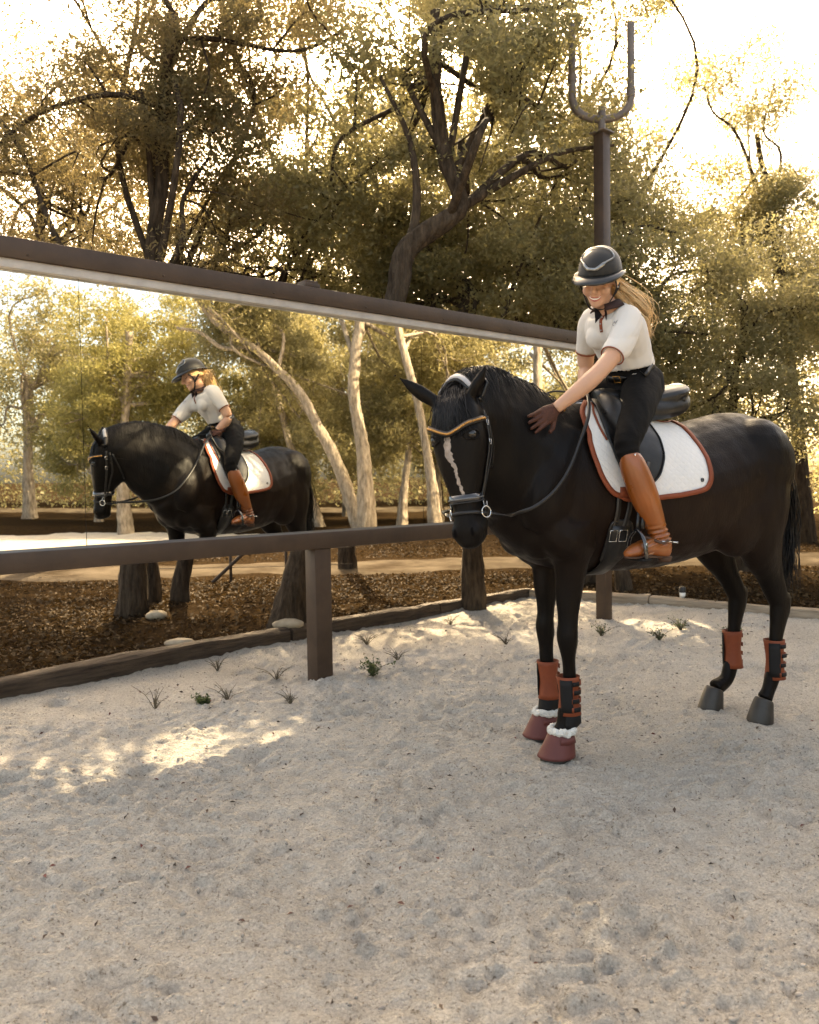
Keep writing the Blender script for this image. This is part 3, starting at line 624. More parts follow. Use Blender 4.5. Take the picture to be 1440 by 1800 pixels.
# ------------------------------------------------------------------ arena mirror
MA = R(49.5); mt = np.array([math.sin(MA), math.cos(MA), 0]); mn = np.array([-mt[1], mt[0], 0]); MP = np.array([-.601, 5.345, 0])
AX = np.array([mt, mn, (0, 0, 1)])
fr = empty('arena_mirror', tuple(MP), math.atan2(mt[1], mt[0])); setp(fr, 'long riding arena mirror in a brown steel frame', 'mirror')
# local frame of the mirror: x along the frame, y away from the camera, z up
s0, s1 = -3.9, 3.03
Geo().box(((s0 + s1) / 2, .005, .9185), (s1 - s0, .13, .107), bev=.006).build('lower_rail', M['steel'], fr, autos=40)
Geo().box(((s0 + s1) / 2, .02, 2.505), (s1 - s0, .11, .104), bev=.006).build('upper_rail', M['steel'], fr, autos=40)
Geo().box(((s0 + s1) / 2, .012, 2.430), (s1 - s0 - .01, .046, .046), bev=.003).build('top_channel', M['strip'], fr, autos=40)
for a, b in ((-3.9, -1.488), (-1.485, .9585), (.9615, 3.0)):
    Geo().box(((a + b) / 2, .042, 1.70), (b - a, .006, 1.47)).build('mirror_pane', M['mirror'], fr, False)
Geo().box(((s0 + s1) / 2, .055, 1.70), (s1 - s0 - .04, .012, 1.47)).build('backing', M['backing'], fr, False)
for s in (0., -3.0):
    Geo().box((s, .012, .417), (.126, .12, .895), bev=.005).build('post', M['steel'], fr, autos=40)
    Geo().box((s, .125, 1.74), (.09, .09, 1.6), bev=.004).build('upper_post', M['steel'], fr, autos=40)
for s in (-.02, -3.0):
    g = Geo().box((s, .04, 2.572), (.115, .12, .03), bev=.004); g.box((s, .04, 2.595), (.095, .10, .018), bev=.004); g.build('post_cap', M['steel'], fr, autos=40)
for k in range(9): Geo().tube([(-3.2 + k * .72, -.0355, 2.478), (-3.2 + k * .72, -.041, 2.478)], [.006, .005], 8).build('bolt', M['steel'], fr)

pole = empty('forked_pole', (1.758, 7.36, 0), math.atan2(mt[1], mt[0])); setp(pole, 'tall square brown pole topped by a fork-shaped pipe bracket', 'pole')
Geo().box((0, 0, 2.14), (.105, .105, 4.40), bev=.005).build('shaft', M['steel'], pole, autos=40)
Geo().box((0, 0, 4.352), (.16, .16, .014), bev=.003).build('cap_plate', M['fork'], pole, autos=40)
Geo().tube([(0, 0, 4.36), (0, 0, 4.57)], [.034, .034], 16).build('stem', M['fork'], pole, autos=50)
cu = math.cos(-MA + R(90)) ; ux = np.array([math.cos(-(R(90) - MA)), math.sin(-(R(90) - MA)), 0])   # picture-parallel direction in the pole frame
pts = [ux * x + np.array([0, 0, z]) for x, z in ((-.26, 5.3), (-.26, 4.72), (-.255, 4.63), (-.225, 4.56), (-.16, 4.505), (-.06, 4.475), (.06, 4.475), (.16, 4.505), (.225, 4.56), (.255, 4.63), (.26, 4.72), (.26, 5.3))]
Geo().tube(pts, [.034] * len(pts), 14, 3, ref=(ux[1], -ux[0], 0.001)).build('fork', M['fork'], pole, autos=60)
for sg in (-1, 1): Geo().tube([ux * .26 * sg + np.array([0, 0, 4.66 if sg > 0 else 4.8]), ux * .26 * sg + np.array([0, 0, 4.74 if sg > 0 else 4.86])], [.04, .04], 14).build('collar', M['fork'], pole, autos=50)


# ------------------------------------------------------------------ horse
HA = R(-156); W0 = np.array([.818, 3.961, 0.]); hh = np.array([math.cos(HA), math.sin(HA), 0]); hl = np.array([-hh[1], hh[0], 0])
def coat_mat():
    m = mat('dark_bay_coat', (.0052, .0034, .0024), .46, .12, vscale=3.0, col2=(.0028, .0020, .0016), bump=.35, bscale=120, stretch=(1, 1, .3), sheen=.0, bdist=.006)
    nt = m.node_tree; N = nt.nodes; L = nt.links; b = pr(m)
    tc = N.new('ShaderNodeTexCoord'); g = N.new('ShaderNodeTexGradient'); g.gradient_type = 'SPHERICAL'
    mp = N.new('ShaderNodeMapping'); mp.vector_type = 'TEXTURE'; mp.inputs['Location'].default_value = (-.42, 0, 1.10); mp.inputs['Scale'].default_value = (1.05, .9, .48)
    L.new(tc.outputs['Object'], mp.inputs['Vector']); L.new(mp.outputs[0], g.inputs[0])
    mx = N.new('ShaderNodeMix'); mx.data_type = 'RGBA'; src = b.inputs['Base Color'].links[0].from_socket
    L.new(g.outputs['Fac'], mx.inputs[0]); L.new(src, mx.inputs[6]); mx.inputs[7].default_value = (.017, .0072, .0036, 1)
    L.new(mx.outputs[2], b.inputs['Base Color']); return m
M['coat'] = coat_mat()
M['hair'] = mat('black_horse_hair', (.007, .005, .004), .40, .3, var=.4, vscale=30, stretch=(6, 6, 1))
M['leather'] = mat('black_leather', (.008, .0074, .007), .36, .42, var=.25, vscale=12, bump=.12, bscale=160, bdist=.003)
M['patent'] = mat('black_patent_leather', (.012, .012, .013), .16, .6, var=.1, coat=.6)
M['white_pad'] = mat('white_quilted_cotton', (.62, .61, .59), .85, .2, var=.05, vscale=6, bump=.25, bscale=55, bdist=.006, sheen=.2)
def quilt(m):
    nt = m.node_tree; N = nt.nodes; L = nt.links; b = pr(m); tc = N.new('ShaderNodeTexCoord'); hs = []
    for a in (.785, -.785):
        mp = N.new('ShaderNodeMapping'); mp.inputs['Rotation'].default_value = (0, a, 0); L.new(tc.outputs['Object'], mp.inputs['Vector'])
        w = N.new('ShaderNodeTexWave'); w.bands_direction = 'X'; w.inputs['Scale'].default_value = 11.; w.inputs['Distortion'].default_value = .25; L.new(mp.outputs[0], w.inputs['Vector'])
        p_ = N.new('ShaderNodeMath'); p_.operation = 'POWER'; p_.inputs[1].default_value = .35; L.new(w.outputs['Fac'], p_.inputs[0]); hs.append(p_)
    mi = N.new('ShaderNodeMath'); mi.operation = 'MINIMUM'; L.new(hs[0].outputs[0], mi.inputs[0]); L.new(hs[1].outputs[0], mi.inputs[1])
    bp = N.new('ShaderNodeBump'); bp.inputs['Strength'].default_value = .3; bp.inputs['Distance'].default_value = .005; L.new(mi.outputs[0], bp.inputs['Height'])
    old = b.inputs['Normal'].links[0].from_node; L.new(old.outputs[0], bp.inputs['Normal']); L.new(bp.outputs[0], b.inputs['Normal'])
quilt(M['white_pad'])
M['rust'] = mat('rust_binding', (.20, .045, .018), .62, .3, var=.12, vscale=20, bump=.15, bscale=140)
M['burgundy'] = mat('burgundy_neoprene', (.11, .028, .023), .6, .35, var=.12, vscale=9, bump=.12, bscale=90)
M['fleece'] = mat('white_fleece', (.70, .67, .60), .95, .1, var=.18, vscale=40, bump=1., bscale=70, bdist=.02, sheen=.4)
M['strapblack'] = mat('black_boot_strap', (.008, .0075, .0075), .7, .25, var=.2, vscale=20)
M['chrome'] = mat('polished_steel', (.62, .61, .58), .18, .5, metal=1.)
M['gold'] = mat('amber_browband_beads', (.45, .22, .06), .25, .6, metal=.6, var=.4, vscale=60)
M['nostril'] = mat('nostril_dark', (.004, .003, .003), .9, .05)
M['pipe'] = mat('grey_piping', (.10, .10, .10), .3, .5)
M['eye'] = mat('dark_eye', (.008, .006, .005), .06, .6)
M['blaze'] = mat('white_blaze', (.36, .30, .26), .75, .2, vscale=45, col2=(.20, .16, .13), bump=.5, bscale=160)
M['pale_padding'] = mat('pale_crown_padding', (.40, .38, .37), .5, .4, var=.08)

class Fig:
    """a top-level thing standing in the horse's frame (x forward, y to its left, z up)"""
    def __init__(s, name, label, cat, anchor=(0, 0, 0), group=None):
        s.a = np.array(anchor, float); w = W0 + hh * s.a[0] + hl * s.a[1]
        s.root = empty(name, (w[0], w[1], s.a[2]), HA); setp(s.root, label, cat, group)
    def part(s, name, geo, material, parent=None, smooth=True, autos=None):
        return geo.build(name, material, parent or s.root, smooth, s.a, autos)
    def mesh(s, name, me, material, parent=None, smooth=True):
        setco(me, coords(me) - s.a); return mobj(name, me, material, parent or s.root, smooth)

# head axes
FD = unit((.80, .60, 0)); HL = unit((-.60, .80, 0))              # face direction; horse's left
POLL = np.array([.800, .255, 1.645]); MUZ = POLL + np.array([-.030, .080, -.630])
AXD = unit(MUZ - POLL); FD = unit(FD - AXD * (FD @ AXD)); HL = unit(np.cross(FD, AXD)) * -1.
if HL @ np.array([-.60, .80, 0]) < 0: HL = -HL
def hp(a, f, s): return POLL + AXD * a * .95 + FD * f + HL * s

g = Geo()
tor = [(.42, 1.32, 1.12, .08), (.39, 1.40, 1.01, .15), (.32, 1.50, .915, .215), (.20, 1.60, .86, .255), (.05, 1.665, .85, .265), (-.12, 1.65, .843, .285), (-.30, 1.60, .84, .312), (-.48, 1.575, .85, .325), (-.66, 1.585, .885, .325), (-.83, 1.62, .94, .315), (-1.0, 1.645, 1.0, .30), (-1.13, 1.61, 1.05, .265), (-1.23, 1.52, 1.10, .205), (-1.29, 1.40, 1.18, .11)]
g.tube([(x, 0, (t + b) / 2) for x, t, b, w in tor], [(w, (t - b) / 2) for x, t, b, w in tor], 28, 4, e=2.15, top=.22)
# neck
neck = [((.08, 0, 1.32), .235, .33), ((.26, .005, 1.375), .222, .335), ((.42, .045, 1.47), .178, .325), ((.56, .11, 1.55), .132, .275), ((.68, .175, 1.585), .110, .21), ((.765, .225, 1.58), .096, .145), ((.805, .252, 1.575), .085, .105)]
g.tube([p for p, w, h in neck], [(w, h) for p, w, h in neck], 22, 5, top=.35)
# shoulders, pectorals, hips
for s in (1, -1):
    g.tube([(.10, s * .13, 1.50), (.24, s * .175, 1.30), (.305, s * .165, 1.16), (.325, s * .14, 1.08)], [(.07, .11), (.085, .15), (.095, .13), (.07, .08)], 14, 3, ref=(1, 0, 0))
    g.ell((.285, s * .09, 1.06), (.10, .10, .13))
    g.tube([(.26, s * .15, 1.10), (.19, s * .175, 1.02), (.08, s * .17, .97)], [(.10, .11), (.10, .11), (.07, .08)], 12, 3)
    g.ell((-1.02, s * .155, 1.36), (.21, .16, .24)); g.ell((-.82, s * .20, 1.13), (.19, .11, .24))
def fore(s, hx, kx, lean=0.):
    y = s * .146
    g.tube([(.16, s * .165, 1.10), (.155, s * .163, 1.0), (kx + .0, s * .155, .90), (kx + .005, y, .78), (kx + .01, y, .68), (kx + .012, y, .60)], [(.10, .13), (.092, .115), (.073, .085), (.056, .068), (.046, .052), (.045, .048)], 16, 3, ref=(1, 0, 0))
    g.tube([(kx + .012, y, .64), (kx + .016, y, .575), (kx + .014, y, .52), (kx + .010, y, .46), (kx + .004, y, .36), (hx - .045, y, .26), (hx - .04, y, .225)], [(.043, .044), (.049, .052), (.044, .046), (.034, .038), (.030, .037), (.036, .044), (.042, .049)], 16, 3, ref=(1, 0, 0))
    g.ell((kx - .022, y, .54), (.022, .022, .05))
    g.tube([(hx - .045, y, .25), (hx - .038, y, .22), (hx - .012, y, .155), (hx + .008, y, .115)], [(.040, .047), (.041, .050), (.033, .036), (.042, .046)], 16, 3, ref=(1, 0, 0))
    g.ell((hx - .066, y, .21), (.02, .02, .03))
    hoof(hx, y)
HOOF = []
def hoof(hx, y): HOOF.append((hx, y))
fore(1, .200, .150); fore(-1, .098, .080)
def hind(s, hx):
    y = s * .145
    g.tube([(-.98, s * .17, 1.32), (-.98, s * .185, 1.12), (-1.02, s * .175, .94), (-1.11, s * .155, .78), (-1.175, y, .66), (-1.20, y, .61)], [(.14, .21), (.125, .20), (.09, .135), (.058, .082), (.044, .062), (.043, .062)], 16, 3, ref=(1, 0, 0))
    g.tube([(-1.20, y, .65), (-1.195, y, .59), (-1.18, y, .52), (-1.168, y, .44), (-1.158, y, .33), (-1.15, y, .26), (-1.145, y, .23)], [(.040, .058), (.044, .062), (.038, .05), (.032, .041), (.031, .038), (.038, .045), (.042, .05)], 16, 3, ref=(1, 0, 0))
    g.ell((-1.245, y, .635), (.028, .022, .045))
    g.tube([(-1.15, y, .25), (-1.14, y, .22), (-1.11, y, .155), (hx + .008, y, .115)], [(.04, .047), (.041, .05), (.040, .042), (.046, .050)], 16, 3, ref=(1, 0, 0))
    hoof(hx, y)
hind(1, -1.09); hind(-1, -1.03)
g.tube([(-1.2, 0, 1.53), (-1.30, 0, 1.47), (-1.345, 0, 1.36), (-1.36, 0, 1.22)], [.05, .04, .032, .02], 10, 3)
# head
hd = [(-.035, .045, -.01, .075), (.0, .080, .035, .105), (.05, .104, .062, .135), (.12, .114, .078, .165), (.19, .116, .082, .195), (.27, .103, .076, .20), (.34, .087, .066, .168), (.41, .070, .056, .112), (.48, .057, .050, .088), (.54, .056, .052, .082), (.59, .057, .050, .076), (.63, .050, .036, .064), (.655, .030, .012, .045)]
hd = np.array(hd); hq = crom(hd, 4)
HN = 24; V = []
for a, w, f, b in hq:
    for j in range(HN):
        t = 2 * math.pi * j / HN; c, s_ = math.cos(t), math.sin(t)
        fr_ = f if c > 0 else b
        e_ = .80 if c > 0 else .9
        V.append(hp(a, fr_ * math.copysign(abs(c) ** e_, c), max(w, .004) * math.copysign(abs(s_) ** .85, s_)))
F = [[i * HN + j, i * HN + (j + 1) % HN, (i + 1) * HN + (j + 1) % HN, (i + 1) * HN + j] for i in range(len(hq) - 1) for j in range(HN)]
F += [list(range(HN))[::-1], [(len(hq) - 1) * HN + j for j in range(HN)]]
g.add(V, F)
HX = np.array([HL, FD, AXD])
for s in (1, -1):
    g.ell(hp(.165, .045, s * .076), (.026, .032, .036), HX)            # brow above the eye
    g.ell(hp(.235, -.085, s * .062), (.036, .075, .085), HX)           # jowl
    g.ell(hp(.30, -.02, s * .075), (.012, .03, .09), HX)               # cheek crest
    g.ell(hp(.585, .018, s * .042), (.024, .034, .036), HX)            # nostril
    g.tube([hp(.46, -.03, s * .055), hp(.55, -.03, s * .062), hp(.62, -.02, s * .045)], [.018, .02, .018], 8, 2)
g.ell(hp(.612, -.045, 0), (.046, .035, .035), HX); g.ell(hp(.632, .0, 0), (.045, .045, .028), HX)
# ears
def ear(b, tip, face, w):
    b = np.array(b); tip = np.array(tip); d = tip - b; L = np.linalg.norm(d); d = d / L; fc = unit(np.array(face) - d * (np.array(face) @ d)); sd_ = np.cross(d, fc)
    ts = (-.12, .0, .18, .4, .62, .82, .94, 1.0); ws = (.55, .72, .95, 1.0, .82, .5, .25, .06)
    g.tube([b + d * L * t + sd_ * .0 for t in ts], [(w * q, max(w * q * .62, .003)) for q in ws], 12, 2, ref=fc)
    return b, tip, d, L, fc, sd_
IR = np.array([-.914, .407, 0]); IB = np.array([-.407, -.914, 0])     # picture-right and away-from-camera, in horse axes
earR = ear(hp(.012, .0, -.072), hp(.012, .0, -.072) - IR * .182 + np.array([0, 0, .128]), -IB * .9 - IR * .2, .038)
earL = ear(hp(.012, -.01, .072), hp(.012, -.01, .072) + IR * .065 + np.array([0, 0, .135]) - IB * .03, IR * .9 + IB * -.5, .038)
body = remesh(g, .0095, 13, .5)
V = coords(body); Nn = normals(body)
# muscle ripple
V = V + Nn * (.006 * vn(V[:, 0] * 9, V[:, 2] * 6 + V[:, 1] * 5, 71) + .008 * vn(V[:, 0] * 4 + V[:, 2] * 3, V[:, 2] * 4, 72) + .003 * vn(V[:, 0] * 22 + V[:, 1] * 9, V[:, 2] * 12, 73))[:, None]
setco(body, V)
BVH = BVHTree.FromPolygons([tuple(v) for v in V], [tuple(p.vertices) for p in body.polygons])
horse = Fig('horse', 'dark bay, nearly black horse with a thin white blaze, bending its head to the camera', 'horse')
hb = horse.mesh('body', body, M['coat'])
def rough_var(m, lo, hi, sc, st=(1, 1, 1)):
    nt = m.node_tree; N = nt.nodes; L = nt.links; tc = N.new('ShaderNodeTexCoord'); mp = N.new('ShaderNodeMapping'); mp.inputs['Scale'].default_value = st; L.new(tc.outputs['Object'], mp.inputs['Vector'])
    n = N.new('ShaderNodeTexNoise'); n.inputs['Scale'].default_value = sc; n.inputs['Detail'].default_value = 8; L.new(mp.outputs[0], n.inputs['Vector'])
    r = N.new('ShaderNodeMapRange'); r.inputs['From Min'].default_value = .3; r.inputs['From Max'].default_value = .7; r.inputs['To Min'].default_value = lo; r.inputs['To Max'].default_value = hi
    L.new(n.outputs[0], r.inputs['Value']); L.new(r.outputs[0], pr(m).inputs['Roughness'])
rough_var(M['coat'], .34, .66, 16, (1, 1, .3)); rough_var(M['leather'], .25, .6, 14)

def near(p, off=0.):
    l, n, i, d = BVH.find_nearest(Vector(p)); l = np.array(l); n = np.array(n)
    return l + n * off, n
def side(x, z, s, off=0., far=1.2):
    """point on the body's side s at (x, z), pushed out by off"""
    h = BVH.ray_cast(Vector((x, s * far, z)), Vector((0, -s, 0)))
    if h[0] is None: return None, None
    return np.array(h[0]) + np.array(h[1]) * off, np.array(h[1])
def around(c, d, off=0., far=.5):
    c = np.array(c, float); d = unit(d); h = BVH.ray_cast(Vector(c + d * far), Vector(-d))
    if h[0] is None: return c + d * .1, d
    return np.array(h[0]) + np.array(h[1]) * off, np.array(h[1])

def out(c, d, off=0.):
    c = np.array(c, float); d = unit(d); h = BVH.ray_cast(Vector(c), Vector(d))
    if h[0] is None: return c + d * .06, d
    n = np.array(h[1]); n = n if n @ d > 0 else -n
    return np.array(h[0]) + n * off, n
# eyes, nostrils
for s in (1, -1):
    p, n = around(hp(.178, .03, 0), HL * s + FD * .28, -.012); Geo().ell(p, (.020, .020, .020)).build('eye', M['eye'], horse.root, True)
    q = [around(hp(.178, .03, 0) + AXD * .026 * math.cos(t) * .75 + FD * .030 * math.sin(t), HL * s + FD * .28, .0) for t in np.linspace(0, 6.283, 13)[:-1]]
    horse.part('eyelid', Geo().tube([a for a, b in q] + [q[0][0]], [.0055] * 13, 7), M['coat'])
    p, n = around(hp(.588, .02, 0), HL * s + FD * .75, -.004)
    horse.part('nostril', Geo().ell(p, (.009, .006, .019), np.array([unit(np.cross(n, AXD)), n, AXD])), M['nostril'])
# blaze
def face_patch(line, name):
    g2 = Geo(); V = []; k = 7
    L = crom(np.array(line, float), 6); r = np.random.default_rng(3)
    for i, (a, s, w) in enumerate(L):
        w = w * (1 + .6 * float(vn(np.array(i * .9), np.array(0.), 5))); s = s + .008 * float(vn(np.array(i * .6), np.array(4.), 6))
        for j in range(k):
            u = j / (k - 1) * 2 - 1
            p, n = around(hp(a, -.03, s + u * w), FD, .0022 - .003 * abs(u) ** 3); V.append(p)
    F = [[i * k + j, i * k + j + 1, (i + 1) * k + j + 1, (i + 1) * k + j] for i in range(len(L) - 1) for j in range(k - 1)]
    g2.add(V, F); horse.part(name, g2, M['blaze'])
face_patch([(.175, -.012, .012), (.205, -.016, .021), (.25, -.018, .021), (.28, -.008, .014), (.31, .002, .010), (.34, .000, .008), (.37, .006, .009), (.40, .012, .007), (.43, .018, .007), (.445, .021, .003)], 'blaze')

# mane, forelock, tail: hair ribbons
def strands(name, items, width, material, seed):
    r = np.random.default_rng(seed); V = []; F = []
    for pts, w in items:
        P = crom(np.array(pts, float), 3); T = np.gradient(P, axis=0); T /= np.linalg.norm(T, axis=1)[:, None] + 1e-9
        ref = unit(r.normal(0, 1, 3)); S = np.cross(T, ref); S /= np.linalg.norm(S, axis=1)[:, None] + 1e-9
        S2 = np.cross(T, S); n = len(P); o = len(V)
        for i in range(n):
            ww = w * (1 - .85 * (i / (n - 1)) ** 2)
            for a in (0, 2.09, 4.19): V.append(P[i] + (S[i] * math.cos(a) + S2[i] * math.sin(a) * .6) * ww)
        for i in range(n - 1):
            for a in range(3): F.append([o + i * 3 + a, o + i * 3 + (a + 1) % 3, o + i * 3 + 3 + (a + 1) % 3, o + i * 3 + 3 + a])
    g2 = Geo(); g2.v = [tuple(v) for v in V]; g2.f = F
    horse.part(name, g2, material)
r = np.random.default_rng(17)
cr = crom(np.array([(.02, 0, 1.9), (.20, .0, 1.9), (.36, .03, 1.95), (.50, .085, 2.0), (.62, .15, 2.0), (.72, .21, 2.0), (.775, .245, 2.0)]), 12)
items = []
for k in range(1150):
    t = r.uniform(0, 1) ** .85 * (len(cr) - 1.001); i = int(t); c = cr[i] * (1 - t + i) + cr[i + 1] * (t - i)
    tg = unit(cr[i + 1] - cr[i]); rt = np.array([tg[1], -tg[0], 0])      # to the horse's right
    jit = r.normal(0, .012)
    h = BVH.ray_cast(Vector(c + rt * jit), Vector((0, 0, -1)))
    if h[0] is None: continue
    p0 = np.array(h[0]) - np.array((0, 0, .006)); sgn = 1. if r.uniform() < .84 else -1.
    L = r.uniform(.09, .19); P = [p0]; q = p0 + np.array([0, 0, .004 + .006 * r.uniform()]) + rt * sgn * .022 + tg * r.normal(0, .012)
    P.append(q)
    for st in range(3):
        q = q + rt * sgn * L * .12 + np.array([0, 0, -L * .30]) + tg * r.normal(0, .012)
        pn, nn = near(q, .006 + .006 * r.uniform()); P.append(pn if np.linalg.norm(pn - q) < .08 else q); q = P[-1]
    items.append((P, r.uniform(.0014, .003)))
strands('mane', items, 0, M['hair'], 2)
items = []
for k in range(320):
    s = r.normal(0, .026); st = hp(-.02 + r.normal(0, .01), .02, s); P = [st]
    L = r.uniform(.13, .215); dr = r.normal(0, .012)
    for j in range(1, 6):
        a = -.02 + L * j / 5; p, n = around(hp(a, -.05, s * (1 + .3 * j / 5) + dr * j / 2), FD, .007 + .004 * r.uniform()); P.append(p)
    items.append((P, r.uniform(.0015, .003)))
strands('forelock', items, 0, M['hair'], 3)
items = []
for k in range(330):
    t = r.uniform(0, 1); p0 = np.array([-1.29 - .06 * t, 0, 1.49 - .22 * t]) + np.array([r.normal(0, .012), r.normal(0, .02), 0])
    e = np.array([-1.37 + r.normal(0, .035), r.normal(0, .05), .62 + .16 * r.uniform()]); m1 = np.array([-1.41 + r.normal(0, .02), p0[1] * 1.6, 1.15 - .2 * t + r.normal(0, .03)])
    items.append(([p0, p0 + np.array([-.045, 0, -.05]), m1, (m1 + e) / 2 + r.normal(0, .012, 3), e], r.uniform(.003, .006)))
strands('tail', items, 0, M['hair'], 4)
M['hoof'] = mat('dark_hoof', (.03, .025, .02), .5, .4, var=.3, vscale=14)
for hx, y in HOOF:
    horse.part('hoof', Geo().tube([(hx + .006, y, .118), (hx + .012, y, .10), (hx + .034, y, .012), (hx + .036, y, -.012)], [(.044, .046), (.050, .055), (.064, .072), (.065, .073)], 20, 2, ref=(1, 0, 0)), M['hoof'])

# ------------------------------------------------------------------ leg gear
def band(cx, y, zs, rs, material, fig, name, a0=0, a1=6.2832, n=30, parent=None, sq=1.08, dx=None):
    """open or closed collar round a leg: list of heights and radii"""
    g2 = Geo(); V = []; full = abs(a1 - a0) > 6.28; A = np.linspace(a0, a1, n, endpoint=not full)
    for i, (z, r0) in enumerate(zip(zs, rs)):
        ox = 0 if dx is None else dx[i]
        for a in A: V.append((cx + ox + math.cos(a) * r0 * sq, y + math.sin(a) * r0, z))
    m = len(zs); F = []
    for i in range(m - 1):
        for j in range(n if full else n - 1): F.append([i * n + j, i * n + (j + 1) % n, (i + 1) * n + (j + 1) % n, (i + 1) * n + j])
    g2.add(V, F); o = fig.part(name, g2, material, parent); sm = o.modifiers.new('t', 'SOLIDIFY'); sm.thickness = .004; sm.offset = 1 if a1 > a0 else -1; return o
def bell_boot(hx, y, which):
    f = Fig('bell_boot', which, 'bell boot', (hx, y, 0), 'burgundy bell boots on the front hooves')
    zs = [.128, .120, .095, .06, .03, .018]; rs = [.054, .057, .064, .073, .081, .084]
    band(hx, y, zs, rs, M['burgundy'], f, 'cuff', dx=[.0, .004, .010, .019, .028, .031], n=40)
    r = np.random.default_rng(int(abs(y) * 1000 + hx * 100)); g2 = Geo()
    for k in range(26):
        a = 6.283 * k / 26; g2.ell((hx - .002 + math.cos(a) * .056, y + math.sin(a) * .052, .133 + r.normal(0, .003)), (.017, .017, .016 + .003 * r.uniform()), n=8, m=6)
    me = remesh(g2, .005, 2, .5); V = coords(me); N_ = normals(me); setco(me, V + N_ * (r.normal(0, .0012, len(V)))[:, None] + N_ * (.005 * vn(V[:, 0] * 90, V[:, 1] * 90 + V[:, 2] * 90, 3))[:, None])
    f.mesh('fleece_trim', me, M['fleece'])
    g2 = Geo(); A = np.linspace(1.0, 2.3, 8); P = [(hx + .008 + math.cos(a) * .069, y + math.sin(a) * .065, .098) for a in A]; g2.ribbon(P, [(math.cos(a), math.sin(a), .2) for a in A], .03, .004); f.part('closure_strap', g2, M['burgundy'])
bell_boot(.200, .146, 'burgundy bell boot with white fleece on the nearer front hoof')
bell_boot(.098, -.146, 'burgundy bell boot with white fleece on the farther front hoof')
def brushing_boot(cx, y, z0, z1, label, rad=.046):
    f = Fig('brushing_boot', label, 'horse boot', (cx, y, z0), 'rust brushing boots on the cannon bones')
    sg = 1 if y > 0 else -1
    k = 9; zs = np.linspace(z1, z0, k); rs = rad + .004 * np.cos(np.linspace(0, 6.28, k)); rs[0] += .003; rs[-1] += .003
    lean = np.linspace(.006, -.002, k)
    band(cx, y, zs, rs, M['rust'], f, 'shell', dx=lean, n=36)
    band(cx, y, np.linspace(z1 - .012, z0 + .016, 6), [rad + .0075] * 6, M['strapblack'], f, 'strike_pad', a0=sg * .25, a1=sg * 1.35, n=12, dx=np.linspace(.005, -.001, 6))
    for i, zc in enumerate(np.linspace(z1 - .03, z0 + .03, 4)):
        band(cx, y, [zc + .011, zc - .011], [rad + .0078] * 2, M['rust'], f, 'strap', a0=sg * 1.25, a1=sg * 3.6, n=16, dx=[.001, .001])
        band(cx, y, [zc + .010, zc - .010], [rad + .0125] * 2, M['strapblack'], f, 'strap_tab', a0=sg * (1.30 + .12 * (i % 2)), a1=sg * (1.9 + .2 * (i % 2)), n=8, dx=[.001, .001])
    if cx > 0: band(cx, y, [z0 + .012, z0 - .006, z0 - .04, z0 - .058], [rad + .001, rad + .004, rad + .006, rad - .001], M['strapblack'], f, 'fetlock_cup', dx=[0, -.002, -.002, .01], n=30)
brushing_boot(.158, .146, .205, .385, 'rust brushing boot with black straps on the nearer front leg')
brushing_boot(.075, -.146, .20, .39, 'rust brushing boot on the farther front leg')
brushing_boot(-1.160, .145, .22, .43, 'rust brushing boot on the nearer hind leg', .046)
brushing_boot(-1.160, -.145, .22, .43, 'rust brushing boot on the farther hind leg', .046)

# ------------------------------------------------------------------ saddle pad
def in_poly(x, z, P): return inside(np.array([x]), np.array([z]), np.array(P))[0]
PAD = [(-.09, 1.70), (-.02, 1.675), (.06, 1.61), (.085, 1.52), (.088, 1.42), (.065, 1.32), (.02, 1.25), (-.04, 1.22), (-.10, 1.205), (-.30, 1.215), (-.46, 1.235), (-.515, 1.265), (-.54, 1.33), (-.545, 1.41), (-.54, 1.49), (-.545, 1.56), (-.57, 1.62)]
def pad_line(u, side_s):                                               # u in 0..1 along the outline
    return u
def drape(outline, s, off, name, fig, material, nx=46, nz=34, thick=.008, parent=None, topclose=True):
    """a sheet cut to an (x,z) outline and laid over the flank on side s"""
    O = crom(np.array(outline + [outline[0]], float), 6) if len(outline) > 4 else np.array(outline)
    xs = O[:, 0]; zs = O[:, 1]; cx, cz = xs.mean(), zs.mean()
    rings = 12; V = []; m = len(O) - 1
    for i in range(rings + 1):
        t = i / rings
        for j in range(m):
            x = cx + (O[j, 0] - cx) * t; z = cz + (O[j, 1] - cz) * t
            p, n = flank(x, z, s, off); V.append(p)
    F = [[i * m + j, (i + 1) * m + j, (i + 1) * m + (j + 1) % m, i * m + (j + 1) % m] for i in range(rings) for j in range(m)]
    g2 = Geo(); g2.add(V, F); o = fig.part(name, g2, material, parent)
    sm = o.modifiers.new('t', 'SOLIDIFY'); sm.thickness = thick; sm.offset = 0; return o
def flank(x, z, s, off):
    top = BVH.ray_cast(Vector((x, s * .02, 2.6)), Vector((0, 0, -1)))
    zt = top[0][2] if top[0] is not None else 1.6
    zz = min(z, zt - .035)
    p, n = side(x, zz, s, off)
    if p is None: p, n = np.array((x, s * .25, zz)), np.array((0, s, 0))
    if z > zt - .035:                                                  # slide over the spine
        q = min(1, (z - (zt - .035)) / .08); p2 = np.array([x, p[1] * (1 - q), zt + off]); w = q
        p = np.array([x, p[1] * (1 - w), p[2] + (zt + off - p[2]) * math.sin(w * 1.57)]); n = unit(n * (1 - w) + np.array((0, 0, 1)) * w)
    return p, n
pad = Fig('saddle_pad', 'white dressage saddle pad with rust binding under the black saddle', 'saddle pad', (-.2, 0, 1.2))
